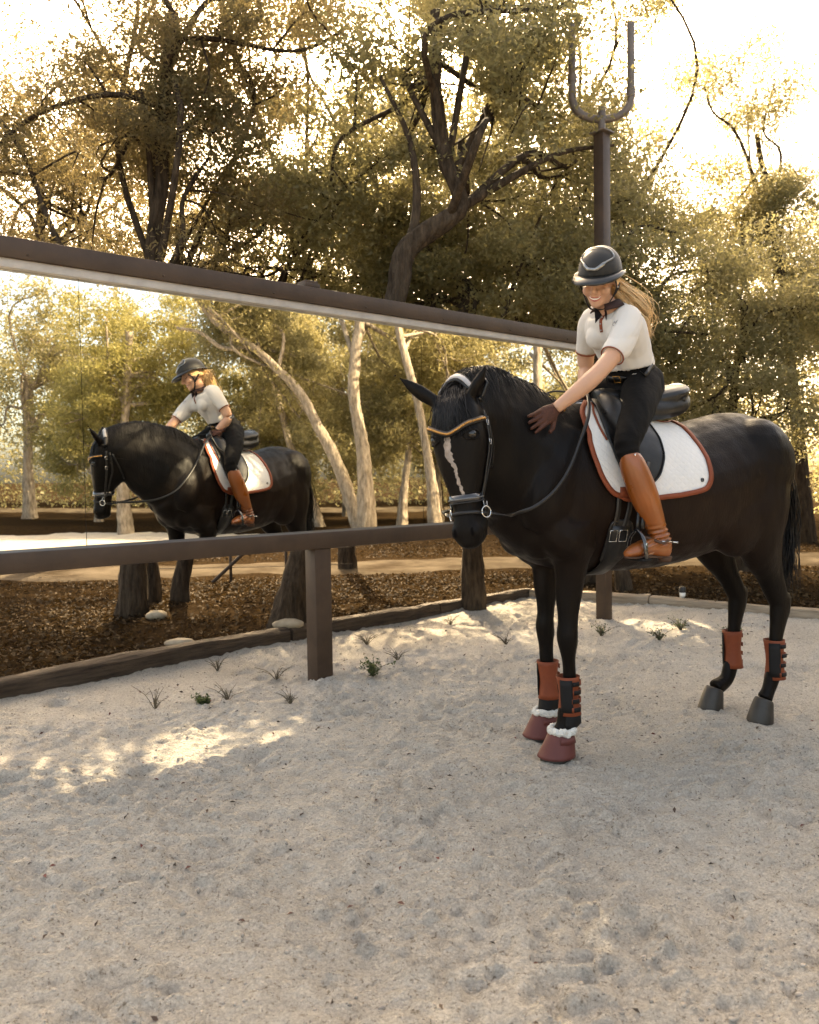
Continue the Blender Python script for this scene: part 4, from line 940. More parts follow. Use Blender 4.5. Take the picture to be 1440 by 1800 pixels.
for s in (1, -1):
    po = drape(PAD, s, .012, 'pad_side', pad, M['white_pad'])
    O = crom(np.array(PAD[1:], float), 8); P = []; N_ = []
    for x, z in O: p, n = flank(x, z, s, .017); P.append(p); N_.append(n)
    pad.part('binding', Geo().ribbon(P, N_, .024, .006), M['rust'])
    O = crom(np.array([(-.03, 1.655), (.01, 1.60), (.015, 1.53), (.0, 1.47)], float), 6); P = []; N_ = []
    for x, z in O: p, n = flank(x, z, s, .019); P.append(p); N_.append(n)
    pad.part('piping', Geo().ribbon(P, N_, .010, .004), M['rust'])
    O = crom(np.array([(-.33, 1.60), (-.42, 1.572), (-.50, 1.575), (-.555, 1.60)], float), 6); P = []; N_ = []
    for x, z in O: p, n = flank(x, z, s, .02); P.append(p); N_.append(n)
    pad.part('piping', Geo().ribbon(P, N_, .009, .004), M['rust'])
    P = []; N_ = []
    for x in np.linspace(-.03, -.13, 8): p, n = flank(x, 1.24, s, .020); P.append(p); N_.append(n)
    pad.part('girth_loop', Geo().ribbon(P, N_, .048, .005), M['rust'])
    p, n = flank(-.475, 1.285, s, .019); t_ = unit(np.cross((0, 0, 1), n))
    A_ = np.linspace(0, 6.283, 15)
    pad.part('emblem', Geo().tube([p + t_ * math.cos(a) * .008 + np.array((0, 0, math.sin(a) * .008)) for a in A_], [.0022] * 15, 6), M['leather'])
    pad.part('emblem_dot', Geo().ell(p, (.003, .003, .004)), M['leather'])

# ------------------------------------------------------------------ girth
gi = Fig('girth', 'black leather dressage girth with two steel buckles round the barrel', 'girth', (-.02, 0, .85))
for s in (1, -1):
    for dx in (-.033, -.098):
        P = []; N_ = []
        for z in np.linspace(1.25, 1.03, 14): p, n = flank(dx + (1.25 - z) * .16 * (1 if dx < -.05 else .3), z, s, .010); P.append(p); N_.append(n)
        gi.part('billet', Geo().ribbon(P, N_, .024, .005), M['leather'])
        p, n = flank(dx + (.028 if dx < -.05 else .010), 1.045, s, .017); t_ = unit(np.cross((0, 0, 1), n)); u_ = np.cross(n, t_)
        q = [p + t_ * a + u_ * b for a, b in ((-.018, -.03), (-.018, .026), (.018, .026), (.018, -.03))]
        gi.part('buckle', Geo().tube(q + [q[0]], [.0028] * 5, 7), M['chrome'])
    O = [(.005, 1.07), (-.01, 1.105), (-.055, 1.115), (-.10, 1.105), (-.115, 1.07), (-.115, .98), (-.10, .92), (-.01, .92), (.005, .98)]
    drape(O, s, .008, 'buckle_guard', gi, M['leather'], thick=.01)
A_ = np.linspace(-.42, .42, 25) * math.pi; P = []; N_ = []
for a in A_:
    p, n = around((-.055, 0, 1.15), (0, math.sin(a), -math.cos(a)), .006, .7); P.append(p); N_.append(n)
gi.part('girth_strap', Geo().ribbon(P, N_, .085, .010), M['leather'])

# ------------------------------------------------------------------ saddle
sa = Fig('saddle', 'black leather dressage saddle with deep seat under the rider', 'saddle', (-.3, 0, 1.6))
g2 = Geo()
seat = [((-.105, 0, 1.70), .030, .030), ((-.13, 0, 1.70), .060, .045), ((-.19, 0, 1.69), .085, .055), ((-.28, 0, 1.685), .125, .055), ((-.38, 0, 1.685), .16, .058), ((-.48, 0, 1.705), .178, .06), ((-.55, 0, 1.725), .165, .05), ((-.595, 0, 1.75), .12, .03), ((-.61, 0, 1.76), .06, .015)]
g2.tube([p for p, a, b in seat], [(a, b) for p, a, b in seat], 20, 4, ref=(0, 0, 1))
for s in (1, -1):
    g2.tube([(-.10, s * .085, 1.63), (-.25, s * .115, 1.625), (-.42, s * .115, 1.635), (-.54, s * .105, 1.665), (-.60, s * .08, 1.70)], [(.05, .045), (.06, .05), (.062, .05), (.055, .05), (.03, .03)], 12, 3)
me = remesh(g2, .007, 4, .5); sa.mesh('seat', me, M['leather'])
g2 = Geo(); g2.tube([(-.52, .155, 1.68), (-.575, .115, 1.735), (-.605, .05, 1.762), (-.61, 0, 1.767), (-.605, -.05, 1.762), (-.575, -.115, 1.735), (-.52, -.155, 1.68)], [.012, .014, .016, .017, .016, .014, .012], 12, 4); sa.part('cantle', g2, M['leather'])
FLAP = [(-.10, 1.70), (-.035, 1.66), (-.005, 1.58), (-.005, 1.48), (-.025, 1.37), (-.065, 1.285), (-.12, 1.255), (-.19, 1.27), (-.255, 1.335), (-.29, 1.42), (-.29, 1.50), (-.27, 1.58), (-.24, 1.66)]
for s in (1, -1):
    fl = drape(FLAP, s, .028, 'flap', sa, M['leather'], thick=.009)
    O = crom(np.array(FLAP + [FLAP[0]], float), 6); P = []; N_ = []
    for x, z in O[6:-14]: p, n = flank(x, z, s, .033); P.append(p); N_.append(n)
    sa.part('flap_edge', Geo().tube(P, [.0045] * len(P), 6), M['leather'], fl)
    g2 = Geo(); P = []
    for x, z in [(-.085, 1.655), (-.085, 1.615), (-.09, 1.55), (-.10, 1.485), (-.115, 1.43)]: p, n = flank(x, z, s, .045); P.append(p)
    g2.tube(P, [(.03, .028), (.05, .056), (.054, .064), (.042, .05), (.015, .014)], 14, 4, ref=(1, 0, 0)); sa.part('knee_block', g2, M['leather'])
    # stirrup leather and iron
    P = []; N_ = []
    top, n0 = flank(-.145, 1.36, s, .05); bot = np.array([-.055, s * .375, 1.075])
    for t in np.linspace(0, 1, 10): P.append(top * (1 - t) + bot * t); N_.append((0, s, .05))
    st_ = sa.part('stirrup_leather', Geo().ribbon(P, N_, .022, .005), M['leather'])
    P = [p + np.array([-.022, s * .006, 0]) for p in P]; sa.part('stirrup_leather', Geo().ribbon(P, N_, .020, .005), M['leather'])
    b = np.array([-.052, s * .38, .945])
    ring = [b + np.array([.0, -.058, 0]), b + np.array([.004, -.060, .04]), b + np.array([.004, -.045, .09]), b + np.array([.003, 0, .125]), b + np.array([.004, .045, .09]), b + np.array([.004, .060, .04]), b + np.array([.0, .058, 0])]
    sa.part('stirrup_iron', Geo().tube(ring, [(.007, .010)] * 7, 10, 4, ref=(1, 0, 0)), M['patent'])
    sa.part('stirrup_tread', Geo().box(b + np.array([.0, 0, -.006]), (.052, .125, .012), bev=.004), M['strapblack'])
    sa.part('stirrup_inlay', Geo().box(b + np.array([.0, .0615 * s, .045]), (.010, .004, .05), bev=.001), M['chrome'])

# ------------------------------------------------------------------ bridle
br = Fig('bridle', 'black double-strap bridle with beaded browband and shiny noseband', 'bridle', tuple(POLL))
def head_ring(a0, a1, off, w, t, material, name, full=True, ang=None, tilt=0., n=36, closed=True, centre=-.04):
    A = np.linspace(0, 2 * math.pi, n, endpoint=False) if ang is None else np.linspace(ang[0], ang[1], n)
    P = []; N_ = []
    for q in A:
        d = FD * math.cos(q) + HL * math.sin(q); a = a0 + (a1 - a0) * (1 - math.cos(q)) / 2
        p, nn = out(hp(a, centre, 0), d, off); P.append(p); N_.append(unit(nn - AXD * (nn @ AXD) * .8))
    return br.part(name, Geo().ribbon(P, N_, w, t, closed=ang is None), material)
nb = head_ring(.445, .43, .004, .034, .006, M['patent'], 'noseband')
head_ring(.445, .43, .010, .005, .003, M['pipe'], 'noseband_piping', ang=(-1.6, 1.6))
head_ring(.462, .445, .010, .005, .003, M['leather'], 'noseband_trim', ang=(-1.7, 1.7))
head_ring(.505, .53, .004, .014, .005, M['leather'], 'flash_strap')
A_ = np.linspace(-1.45, 1.45, 28); P = []; N_ = []
for q in A_:
    d = FD * math.cos(q) + HL * math.sin(q); a = .165 - .055 * abs(math.sin(q)) ** 1.5 + .0; p, n = around(hp(a, -.02, 0), d, .010, .4); P.append(p); N_.append(n)
bw = br.part('browband', Geo().ribbon(P, N_, .022, .005), M['leather'])
g2 = Geo()
for i in range(len(P) * 2 - 1):
    p = P[i // 2] if i % 2 == 0 else (P[i // 2] + P[i // 2 + 1]) / 2; g2.ell(p + unit(N_[i // 2]) * .006, (.0052, .0052, .0052), n=8, m=6)
br.part('browband_beads', g2, M['gold'], bw)
# crown piece over the poll, pale padded
P = []; N_ = []
for q in np.linspace(-1.35, 1.35, 26):
    d = -AXD * math.cos(q) + HL * math.sin(q); p, n = around(hp(.05, -.035, 0), d, .008, .35); P.append(p); N_.append(n)
cp = br.part('crownpiece', Geo().ribbon(P, N_, .044, .010), M['leather'])
P2 = [p + unit(n) * .011 for p, n in zip(P, N_)]; br.part('crown_padding', Geo().ribbon(P2[6:-6], N_[6:-6], .024, .004), M['pale_padding'], cp)
for s in (1, -1):
    def chk(a, f, off=.006):
        return out(hp(a, f, 0), HL * s + FD * .05, off)
    pts = [chk(.07, -.045), chk(.12, -.045), chk(.18, -.05), chk(.24, -.05), chk(.31, -.045), chk(.37, -.04), chk(.43, -.035), chk(.47, -.03), chk(.495, -.028)]
    br.part('cheekpiece', Geo().ribbon(crom([p for p, n in pts], 3), crom([n for p, n in pts], 3), .016, .005), M['leather'])
    pts = [chk(.08, -.07), chk(.16, -.085), chk(.24, -.09), chk(.32, -.075), chk(.40, -.06), chk(.44, -.055)]
    br.part('noseband_hanger', Geo().ribbon(crom([p for p, n in pts], 3), crom([n for p, n in pts], 3), .012, .004), M['leather'])
    pts = [chk(.09, -.09), chk(.18, -.135), chk(.25, -.165), chk(.30, -.185)]
    br.part('throatlatch', Geo().ribbon(crom([p for p, n in pts], 3), crom([n for p, n in pts], 3), .012, .004), M['leather'])
    c, n = chk(.51, -.026, .012); t_ = unit(np.cross(AXD, n)); A_ = np.linspace(0, 6.283, 22)
    br.part('bit_ring', Geo().tube([c + t_ * math.cos(q) * .023 + AXD * math.sin(q) * .023 for q in A_], [.003] * 22, 8), M['chrome'])
    for a, f in ((.125, -.045), (.205, -.05), (.475, -.03)):
        c2, n = chk(a, f, .012); t_ = unit(np.cross(AXD, n)); q = [c2 + t_ * x + AXD * y for x, y in ((-.010, -.011), (-.010, .011), (.010, .011), (.010, -.011))]
        br.part('buckle', Geo().tube(q + [q[0]], [.0022] * 5, 6), M['chrome'])
BIT = {s: out(hp(.515, -.03, 0), HL * s + FD * .05, .014)[0] for s in (1, -1)}
RH = np.array([-.085, -.080, 1.725])                                  # rider's right hand
rein = crom(np.array([BIT[1] + FD * -.03, (.585, .335, 1.155), (.53, .315, 1.165), (.44, .300, 1.185), (.34, .295, 1.245), (.25, .285, 1.34), (.17, .255, 1.46), (.07, .19, 1.60), (-.01, .07, 1.705), RH + (.0, .02, 0)]), 6)
rl = []
for p in rein:
    q, n = near(p, .012); ins = (np.array(p) - (q - n * .012)) @ n
    rl.append(q if ins < .012 else p)
br.part('rein', Geo().ribbon(crom(rl[::3], 3), crom([near(p)[1] for p in rl[::3]], 3), .016, .004), M['leather'])
rein = crom(np.array([BIT[-1] + FD * -.03, (.74, .02, 1.16), (.62, -.11, 1.17), (.50, -.20, 1.22), (.36, -.225, 1.33), (.22, -.22, 1.50), (.08, -.16, 1.65), RH]), 6)
rl = []
for p in rein:
    q, n = near(p, .012); ins = (np.array(p) - (q - n * .012)) @ n
    rl.append(q if ins < .012 else p)
br.part('rein', Geo().ribbon(crom(rl[::3], 3), crom([near(p)[1] for p in rl[::3]], 3), .016, .004), M['leather'])
loopP = crom(np.array([RH, (.03, -.16, 1.74), (.06, -.20, 1.70), (.02, -.24, 1.60), (-.05, -.25, 1.55)]), 5)
br.part('rein_end', Geo().tube(loopP, [.005] * len(loopP), 6), M['leather'])
# ------------------------------------------------------------------ rider
M['skin'] = mat('fair_skin', (.50, .28, .185), .48, .4, var=.06, vscale=9, bump=.05, bscale=120)
pr(M['skin']).inputs['Subsurface Weight'].default_value = .12; pr(M['skin']).inputs['Subsurface Radius'].default_value = (.02, .008, .004)
M['shirt'] = mat('white_polo_cotton', (.56, .53, .49), .8, .25, var=.03, vscale=5, bump=.2, bscale=26, bdist=.01, sheen=.2)
M['breech'] = mat('black_breeches', (.0045, .004, .0037), .8, .12, var=.2, vscale=8, bump=.2, bscale=60)
M['boot'] = mat('cognac_boot_leather', (.24, .064, .0125), .30, .5, var=.18, vscale=6, bump=.06, bscale=60, coat=.15)
M['sole'] = mat('boot_sole', (.07, .035, .022), .6, .3, var=.2)
M['glove'] = mat('brown_mesh_glove', (.065, .022, .013), .7, .3, var=.45, vscale=120, bump=.6, bscale=220, bdist=.003)
M['collar'] = mat('dark_maroon_collar', (.03, .013, .012), .75, .3, var=.15)
M['blond'] = mat('blond_hair', (.74, .50, .26), .38, .45, var=.3, vscale=20, stretch=(5, 5, 1))
M['helmet'] = mat('black_suede_helmet', (.0075, .007, .0065), .6, .35, var=.12, vscale=30, bump=.15, bscale=300, bdist=.002, sheen=.2)
M['brim'] = mat('glossy_dark_brim', (.015, .0155, .016), .3, .4, var=.1)
M['gunmetal'] = mat('dull_silver_frame', (.26, .26, .25), .28, .5, metal=1., var=.3, vscale=40)
M['lip'] = mat('pink_lips', (.48, .14, .11), .35, .5, var=.05)
M['teeth'] = mat('white_teeth', (.80, .77, .70), .3, .5)
M['lash'] = mat('dark_lashes', (.03, .018, .012), .6, .3)
M['brow'] = mat('light_brown_brow', (.20, .105, .05), .7, .2)
M['logo'] = mat('grey_print', (.30, .29, .28), .7, .2)
rd = Fig('person', 'rider in white polo shirt, black breeches, tan boots and black helmet, patting the horse neck', 'person', (-.33, 0, 1.66))
HC = np.array([-.050, .120, 2.228]); fd = unit((.74, .50, -.40)); up_ = unit(np.array([0, 0, 1.]) - fd * fd[2])
rl_ = R(7); sdv = unit(np.cross(up_, fd)); up_ = unit(up_ * math.cos(rl_) + sdv * math.sin(rl_)); sdv = unit(np.cross(up_, fd))
def hq_(s, f, u): return HC + sdv * s + fd * f + up_ * u
EX = np.array([sdv, fd, up_])
NB = np.array([-.105, .105, 2.115]); KL = {}
def leg_pts(s): return [(-.33, s * .085 + .01, 1.755), (-.20, s * .205, 1.645), (-.085, s * .30, 1.53), (-.022, s * .345, 1.445), (-.038, s * .362, 1.36), (-.085, s * .372, 1.25), (-.145, s * .374, 1.13), (-.19, s * .372, 1.035)]
def body_geo(sk, fine=False):
    g = Geo()
    g.tube([(-.33, .015, 1.70), (-.325, .018, 1.775), (-.282, .035, 1.86), (-.235, .055, 1.94), (-.185, .075, 2.0), (-.147, .09, 2.06), (-.125, .10, 2.10)], [(.15 * sk, .10 * sk), (.158 * sk, .112 * sk), (.118 * sk, .088 * sk), (.125 * sk, .095 * sk), (.148 * sk, .105 * sk), (.15 * sk, .09 * sk), (.075 * sk, .06 * sk)], 18, 3, ref=(1, .25, 0))
    return g
# skin: one continuous body (head, neck, trunk, limbs)
g = body_geo(.90)
g.tube([(-.135, .10, 2.075), NB, hq_(0, -.012, -.075), hq_(0, -.01, -.02)], [.058, .050, .050, .052], 14, 3)
g.ell(hq_(0, -.008, .035), (.072, .092, .086), EX); g.ell(hq_(0, .028, -.042), (.055, .058, .062), EX); g.ell(hq_(0, .066, -.090), (.024, .020, .018), EX)
g.ell(hq_(0, .040, -.075), (.040, .045, .032), EX)
for s in (1, -1):
    g.ell(hq_(s * .040, .055, -.028), (.026, .026, .026), EX); g.ell(hq_(s * .074, -.012, -.005), (.009, .020, .030), EX)
g.tube([hq_(0, .084, .028), hq_(0, .094, .004), hq_(0, .105, -.020), hq_(0, .099, -.030)], [.008, .009, .0125, .009], 10, 3)
for s in (1, -1): g.ell(hq_(s * .011, .093, -.027), (.008, .010, .008), EX)
ARML = [(-.15, .205, 2.035), (-.08, .255, 1.945), (.0, .28, 1.86), (.078, .285, 1.785), (.145, .265, 1.722), (.215, .225, 1.658), (.258, .200, 1.620)]
ARMR = [(-.13, -.045, 2.085), (-.145, -.105, 2.0), (-.165, -.15, 1.92), (-.175, -.165, 1.855), (-.155, -.14, 1.81), (-.125, -.11, 1.77), (-.11, -.10, 1.755)]
for A_ in (ARML, ARMR): g.tube(A_, [.052, .048, .043, .039, .040, .031, .026], 14, 3)
for s in (1, -1):
    P = leg_pts(s); g.tube(P + [(-.215, s * .37, .985)], [.080, .075, .058, .047, .045, .045, .036, .032, .032], 14, 2)
    g.tube([(-.21, s * .37, .985), (-.12, s * .378, .985), (-.03, s * .39, .975), (.02, s * .40, .97)], [.03, .034, .03, .018], 12, 2)
me = remesh(g, .0058, 2, .5)
HB = BVHTree.FromPolygons([tuple(v) for v in coords(me)], [tuple(p.vertices) for p in me.polygons])
rd.mesh('body', me, M['skin'])
def face(s, u, off=.0):
    h = HB.ray_cast(Vector(hq_(s, .3, u)), Vector(-fd)); return (np.array(h[0]) + fd * off) if h[0] is not None else hq_(s, .09, u)
for s in (1, -1):
    rd.part('eyelash', Geo().tube([face(s * a, .006 + b, .0006) for a, b in ((.018, .001), (.025, -.003), (.033, -.0045), (.041, -.003), (.047, .002))], [.0014, .0022, .0026, .0024, .0012], 6, 3), M['lash'])
    rd.part('eyelid_crease', Geo().tube([face(s * a, .012 + b, .0) for a, b in ((.018, .0), (.027, .003), (.036, .003), (.046, .0))], [.0008, .0013, .0013, .0008], 6, 3), M['brow'])
    rd.part('eyebrow', Geo().tube([face(s * a, .026 + b, .0008) for a, b in ((.014, .0), (.026, .004), (.038, .005), (.050, .0))], [.002, .003, .0026, .0012], 6, 3), M['brow'])
sm_ = [(-.028, -.050), (-.020, -.0575), (-.010, -.0615), (0, -.0625), (.010, -.0615), (.020, -.0575), (.028, -.050)]
rd.part('teeth', Geo().ribbon([face(a * .86, b + .0015, .0012) for a, b in sm_], [fd] * 7, .0085, .0015), M['teeth'])
rd.part('upper_lip', Geo().tube([face(a, b + .0055 + .002 * (1 - abs(a) / .028), .0015) for a, b in sm_], [.001, .0024, .0028, .0024, .0028, .0024, .001], 7, 3), M['lip'])
rd.part('lower_lip', Geo().tube([face(a, b - .004 - .003 * (1 - abs(a) / .028), .0015) for a, b in sm_], [.001, .0026, .0036, .004, .0036, .0026, .001], 7, 3), M['lip'])
for s in (1, -1): rd.part('ear_stud', Geo().ell(hq_(s * .083, -.008, -.028), (.004, .004, .004)), M['chrome'])
# shirt
g = Geo()
g.tube([(-.285, .033, 1.835), (-.28, .035, 1.86), (-.238, .055, 1.93), (-.182, .078, 2.0), (-.145, .092, 2.055), (-.132, .10, 2.09), (-.118, .104, 2.108)], [(.134, .098), (.138, .102), (.145, .105), (.160, .110), (.158, .096), (.115, .076), (.072, .062)], 20, 4, ref=(1, .25, 0))
for s in (1, -1): g.ell(np.array([-.145, .09, 1.985]) + np.array([.040, .010, .0]) + np.array([-.24, .97, 0]) * s * .062, (.050, .058, .060))
g.tube([(-.175, .155, 2.06), (-.142, .205, 2.032), (-.085, .25, 1.958), (-.03, .272, 1.895), (.004, .281, 1.858)], [.068, .069, .063, .057, .0535], 14, 3)
g.tube([(-.145, .02, 2.085), (-.132, -.040, 2.085), (-.142, -.095, 2.02), (-.160, -.14, 1.945)], [.066, .066, .058, .052], 14, 3)
me = remesh(g, .006, 4, .5); V = coords(me); N_ = normals(me)
w_ = np.clip((1.99 - V[:, 2]) / .12, 0, 1)
V += N_ * (w_ * .018 * (np.abs(vn(V[:, 1] * 16 + V[:, 0] * 9, V[:, 2] * 9, 81)) - .15) * 2 + .006 * vn(V[:, 0] * 14 + V[:, 1] * 9, V[:, 2] * 16, 82))[:, None]
setco(me, V); SB = BVHTree.FromPolygons([tuple(v) for v in V], [tuple(p.vertices) for p in me.polygons]); sh = rd.mesh('shirt', me, M['shirt'])
def on_shirt(c, d, off=.0):
    c = np.array(c, float); d = unit(d); h = SB.ray_cast(Vector(c + d * .6), Vector(-d)); return (np.array(h[0]) + np.array(h[1]) * off, np.array(h[1])) if h[0] is not None else (c + d * .1, d)
def ring_end(A, B, r, name):
    d = unit(np.array(B) - np.array(A)); a = unit(np.cross(d, (0, .3, 1))); b = np.cross(d, a)
    P = [np.array(B) + a * r * math.cos(t) + b * r * math.sin(t) for t in np.linspace(0, 6.283, 25)]
    rd.part(name, Geo().tube(P, [.0035] * 25, 6), M['rust'], sh)
ring_end((-.03, .272, 1.895), (.006, .282, 1.856), .0530, 'sleeve_hem'); ring_end((-.142, -.095, 2.02), (-.161, -.142, 1.943), .0515, 'sleeve_hem')
# collar, placket, buttons, logo
cd = unit((1, .25, 0)); P = []; N_ = []
for t in np.linspace(.42, 2 * math.pi - .42, 26):
    d = unit(cd * math.cos(t) + np.array([-cd[1], cd[0], 0]) * math.sin(t)); dz = -.03 * (math.cos(t) > 0) * math.cos(t)
    P.append(np.array([-.112, .105, 2.128 + dz]) + d * (.066 + .010 * max(0, math.cos(t)))); N_.append(unit(d + np.array((0, 0, .75))))
co = rd.part('collar', Geo().ribbon(P, N_, .042, .004), M['collar'])
for s in (1, -1):
    a, n = on_shirt((-.12, .10, 2.085), cd + np.array([-cd[1], cd[0], 0]) * s * .55, .006); b, n2 = on_shirt((-.15, .095, 2.04), cd + np.array([-cd[1], cd[0], 0]) * s * .34, .006); c, n3 = on_shirt((-.13, .10, 2.075), cd + np.array([-cd[1], cd[0], 0]) * s * .12, .006)
    tip = b; e = P[0] if s > 0 else P[-1]; q = np.array([a + n * .001, e + np.array((0, 0, .012)), c, tip])
    g2 = Geo(); g2.add(list(q) + [x + n * .004 for x in q], [[0, 1, 2, 3], [7, 6, 5, 4], [0, 4, 5, 1], [1, 5, 6, 2], [2, 6, 7, 3], [3, 7, 4, 0]]); rd.part('collar_point', g2, M['collar'], co)
P = []; N_ = []
for t in np.linspace(0, 1, 10): p, n = on_shirt(np.array([-.135, .10, 2.08]) * (1 - t) + np.array([-.195, .078, 1.995]) * t, cd, .002); P.append(p); N_.append(n)
pk = rd.part('placket', Geo().ribbon(P, N_, .016, .002), M['rust'], sh)
for k in (2, 5, 8): rd.part('button', Geo().ell(P[k] + N_[k] * .003, (.004, .004, .004)), M['logo'], pk)
p, n = on_shirt((-.165, .09, 2.015), cd + np.array([-.24, .97, 0]) * .75, .002); t_ = unit(np.cross((0, 0, 1), n)); u_ = np.cross(n, t_)
g2 = Geo()
for x0, y0, x1, y1 in ((-.012, -.01, -.012, .012), (-.012, .012, .0, -.002), (.0, -.002, .012, .012), (.012, .012, .012, -.01), (-.006, -.016, .006, -.016)): g2.tube([p + t_ * x0 + u_ * y0, p + t_ * x1 + u_ * y1], [.0014, .0014], 5)
rd.part('chest_logo', g2, M['logo'], sh)
# breeches
g = Geo()
g.tube([(-.345, .012, 1.685), (-.338, .014, 1.73), (-.328, .018, 1.785), (-.300, .028, 1.835), (-.288, .034, 1.865)], [(.138, .112), (.158, .126), (.158, .118), (.133, .102), (.126, .096)], 18, 3, ref=(1, .12, 0))
for s in (1, -1):
    P = leg_pts(s); g.tube([(-.36, s * .08, 1.755)] + P[:6], [.095, .098, .088, .069, .057, .051, .049], 16, 3)
me = remesh(g, .007, 5, .5); V = coords(me); N_ = normals(me); V += N_ * (.006 * vn(V[:, 0] * 22 + V[:, 2] * 9, V[:, 2] * 12, 91) + .004 * vn(V[:, 0] * 40, V[:, 2] * 30 + V[:, 1] * 30, 92))[:, None]
setco(me, V); bq = rd.mesh('breeches', me, M['breech'])
BB = BVHTree.FromPolygons([tuple(v) for v in V], [tuple(p.vertices) for p in me.polygons])
def on_br(c, d, off=.0):
    c = np.array(c, float); d = unit(d); h = BB.ray_cast(Vector(c + d * .19), Vector(-d)); return (np.array(h[0]) + np.array(h[1]) * off, np.array(h[1])) if h[0] is not None else (c + d * .1, d)
P = []; N_ = []
ax_ = unit((.19, .06, .30))
for t in np.linspace(0, 2 * math.pi, 32, endpoint=False):
    e1 = unit(np.cross((0, 1, 0), ax_)); e2 = np.cross(ax_, e1); d = e1 * math.cos(t) + e2 * math.sin(t); p, n = on_br((-.298, .03, 1.843), d, .003); P.append(p); N_.append(d)
bl = rd.part('belt', Geo().ribbon(P, N_, .032, .004, closed=True), M['leather'], bq)
p, n = on_br((-.298, .03, 1.843), unit(np.cross((0, 1, 0), ax_)) + np.array([0, .2, 0]), .012); t_ = unit(np.cross(ax_, n)); q = [p + t_ * a + ax_ * b for a, b in ((-.02, -.017), (-.02, .017), (.02, .017), (.02, -.017))]
rd.part('belt_buckle', Geo().tube(q + [q[0]], [.0032] * 5, 7), M['gold'], bl)
p, n = on_br((-.31, .03, 1.80), (.55, .83, .0), .002); t_ = unit(np.cross((0, 0, 1), n)); u_ = np.cross(n, t_); g2 = Geo()
for x0, y0, x1, y1 in ((-.010, -.004, -.003, .004), (-.003, .004, .003, -.004), (.003, -.004, .010, .004)): g2.tube([p + t_ * x0 + u_ * y0, p + t_ * x1 + u_ * y1], [.0015, .0015], 5)
rd.part('hip_logo', g2, M['chrome'], bq)
# boots
for s in (1, -1):
    g = Geo(); y = s
    g.tube([(-.012, y * .368, 1.432), (-.018, y * .366, 1.41), (-.035, y * .366, 1.365), (-.062, y * .370, 1.30), (-.10, y * .373, 1.215), (-.140, y * .374, 1.13), (-.172, y * .373, 1.065), (-.196, y * .371, 1.01), (-.205, y * .37, .975)], [(.022, .026), (.040, .044), (.055, .058), (.061, .064), (.060, .064), (.050, .053), (.042, .044), (.040, .044), (.038, .044)], 18, 4, ref=(1, 0, 0))
    g.tube([(-.232, y * .37, .965), (-.19, y * .371, .975), (-.12, y * .377, .992), (-.06, y * .386, .985), (-.01, y * .394, .975), (.032, y * .402, .967)], [(.030, .034), (.036, .042), (.038, .040), (.042, .032), (.038, .025), (.016, .014)], 16, 3, ref=(0, 0, 1))
    me = remesh(g, .005, 5, .5); V = coords(me); N_ = normals(me); k_ = np.exp(-((V[:, 2] - 1.04) / .04) ** 2); V += N_ * (k_ * .005 * np.sin(V[:, 2] * 260 + V[:, 0] * 60))[:, None]; setco(me, V)
    bt = rd.mesh('riding_boot', me, M['boot'])
    rd.part('sole', Geo().tube([(-.235, y * .37, .938), (-.16, y * .372, .945), (-.06, y * .386, .953), (-.01, y * .394, .950), (.030, y * .402, .953)], [(.030, .006), (.032, .006), (.041, .006), (.037, .006), (.014, .005)], 14, 3), M['sole'], bt)
    rd.part('heel', Geo().tube([(-.215, y * .37, .945), (-.213, y * .37, .918)], [(.030, .033), (.028, .030)], 14, 1, ref=(1, 0, 0)), M['sole'], bt)
    A_ = np.linspace(-2.2, 2.2, 18); P = [np.array([-.195 - math.cos(a) * .052, y * .371 + math.sin(a) * .046, 1.008 + .012 * abs(a) * .3]) for a in A_]
    rd.part('spur', Geo().tube(P, [.0035] * 18, 7), M['chrome'], bt); rd.part('spur_neck', Geo().tube([(-.246, y * .371, 1.008), (-.285, y * .371, 1.003), (-.290, y * .371, 1.003)], [.0035, .0035, .006], 8), M['chrome'], bt)
    P = [np.array([-.195 + .105 * t, y * .371, 1.02 - .04 * t]) + np.array([0, y * (.046), 0]) for t in (0, .3)] + [np.array([-.115, y * .39, 1.030]), np.array([-.095, y * .376, 1.036])]
    rd.part('spur_strap', Geo().ribbon(crom(P, 4), [(0, y, .4)] * 13, .012, .003), M['sole'], bt)
    rd.part('boot_stud', Geo().ell((-.014, y * .412, 1.405), (.005, .003, .006)), M['chrome'], bt)
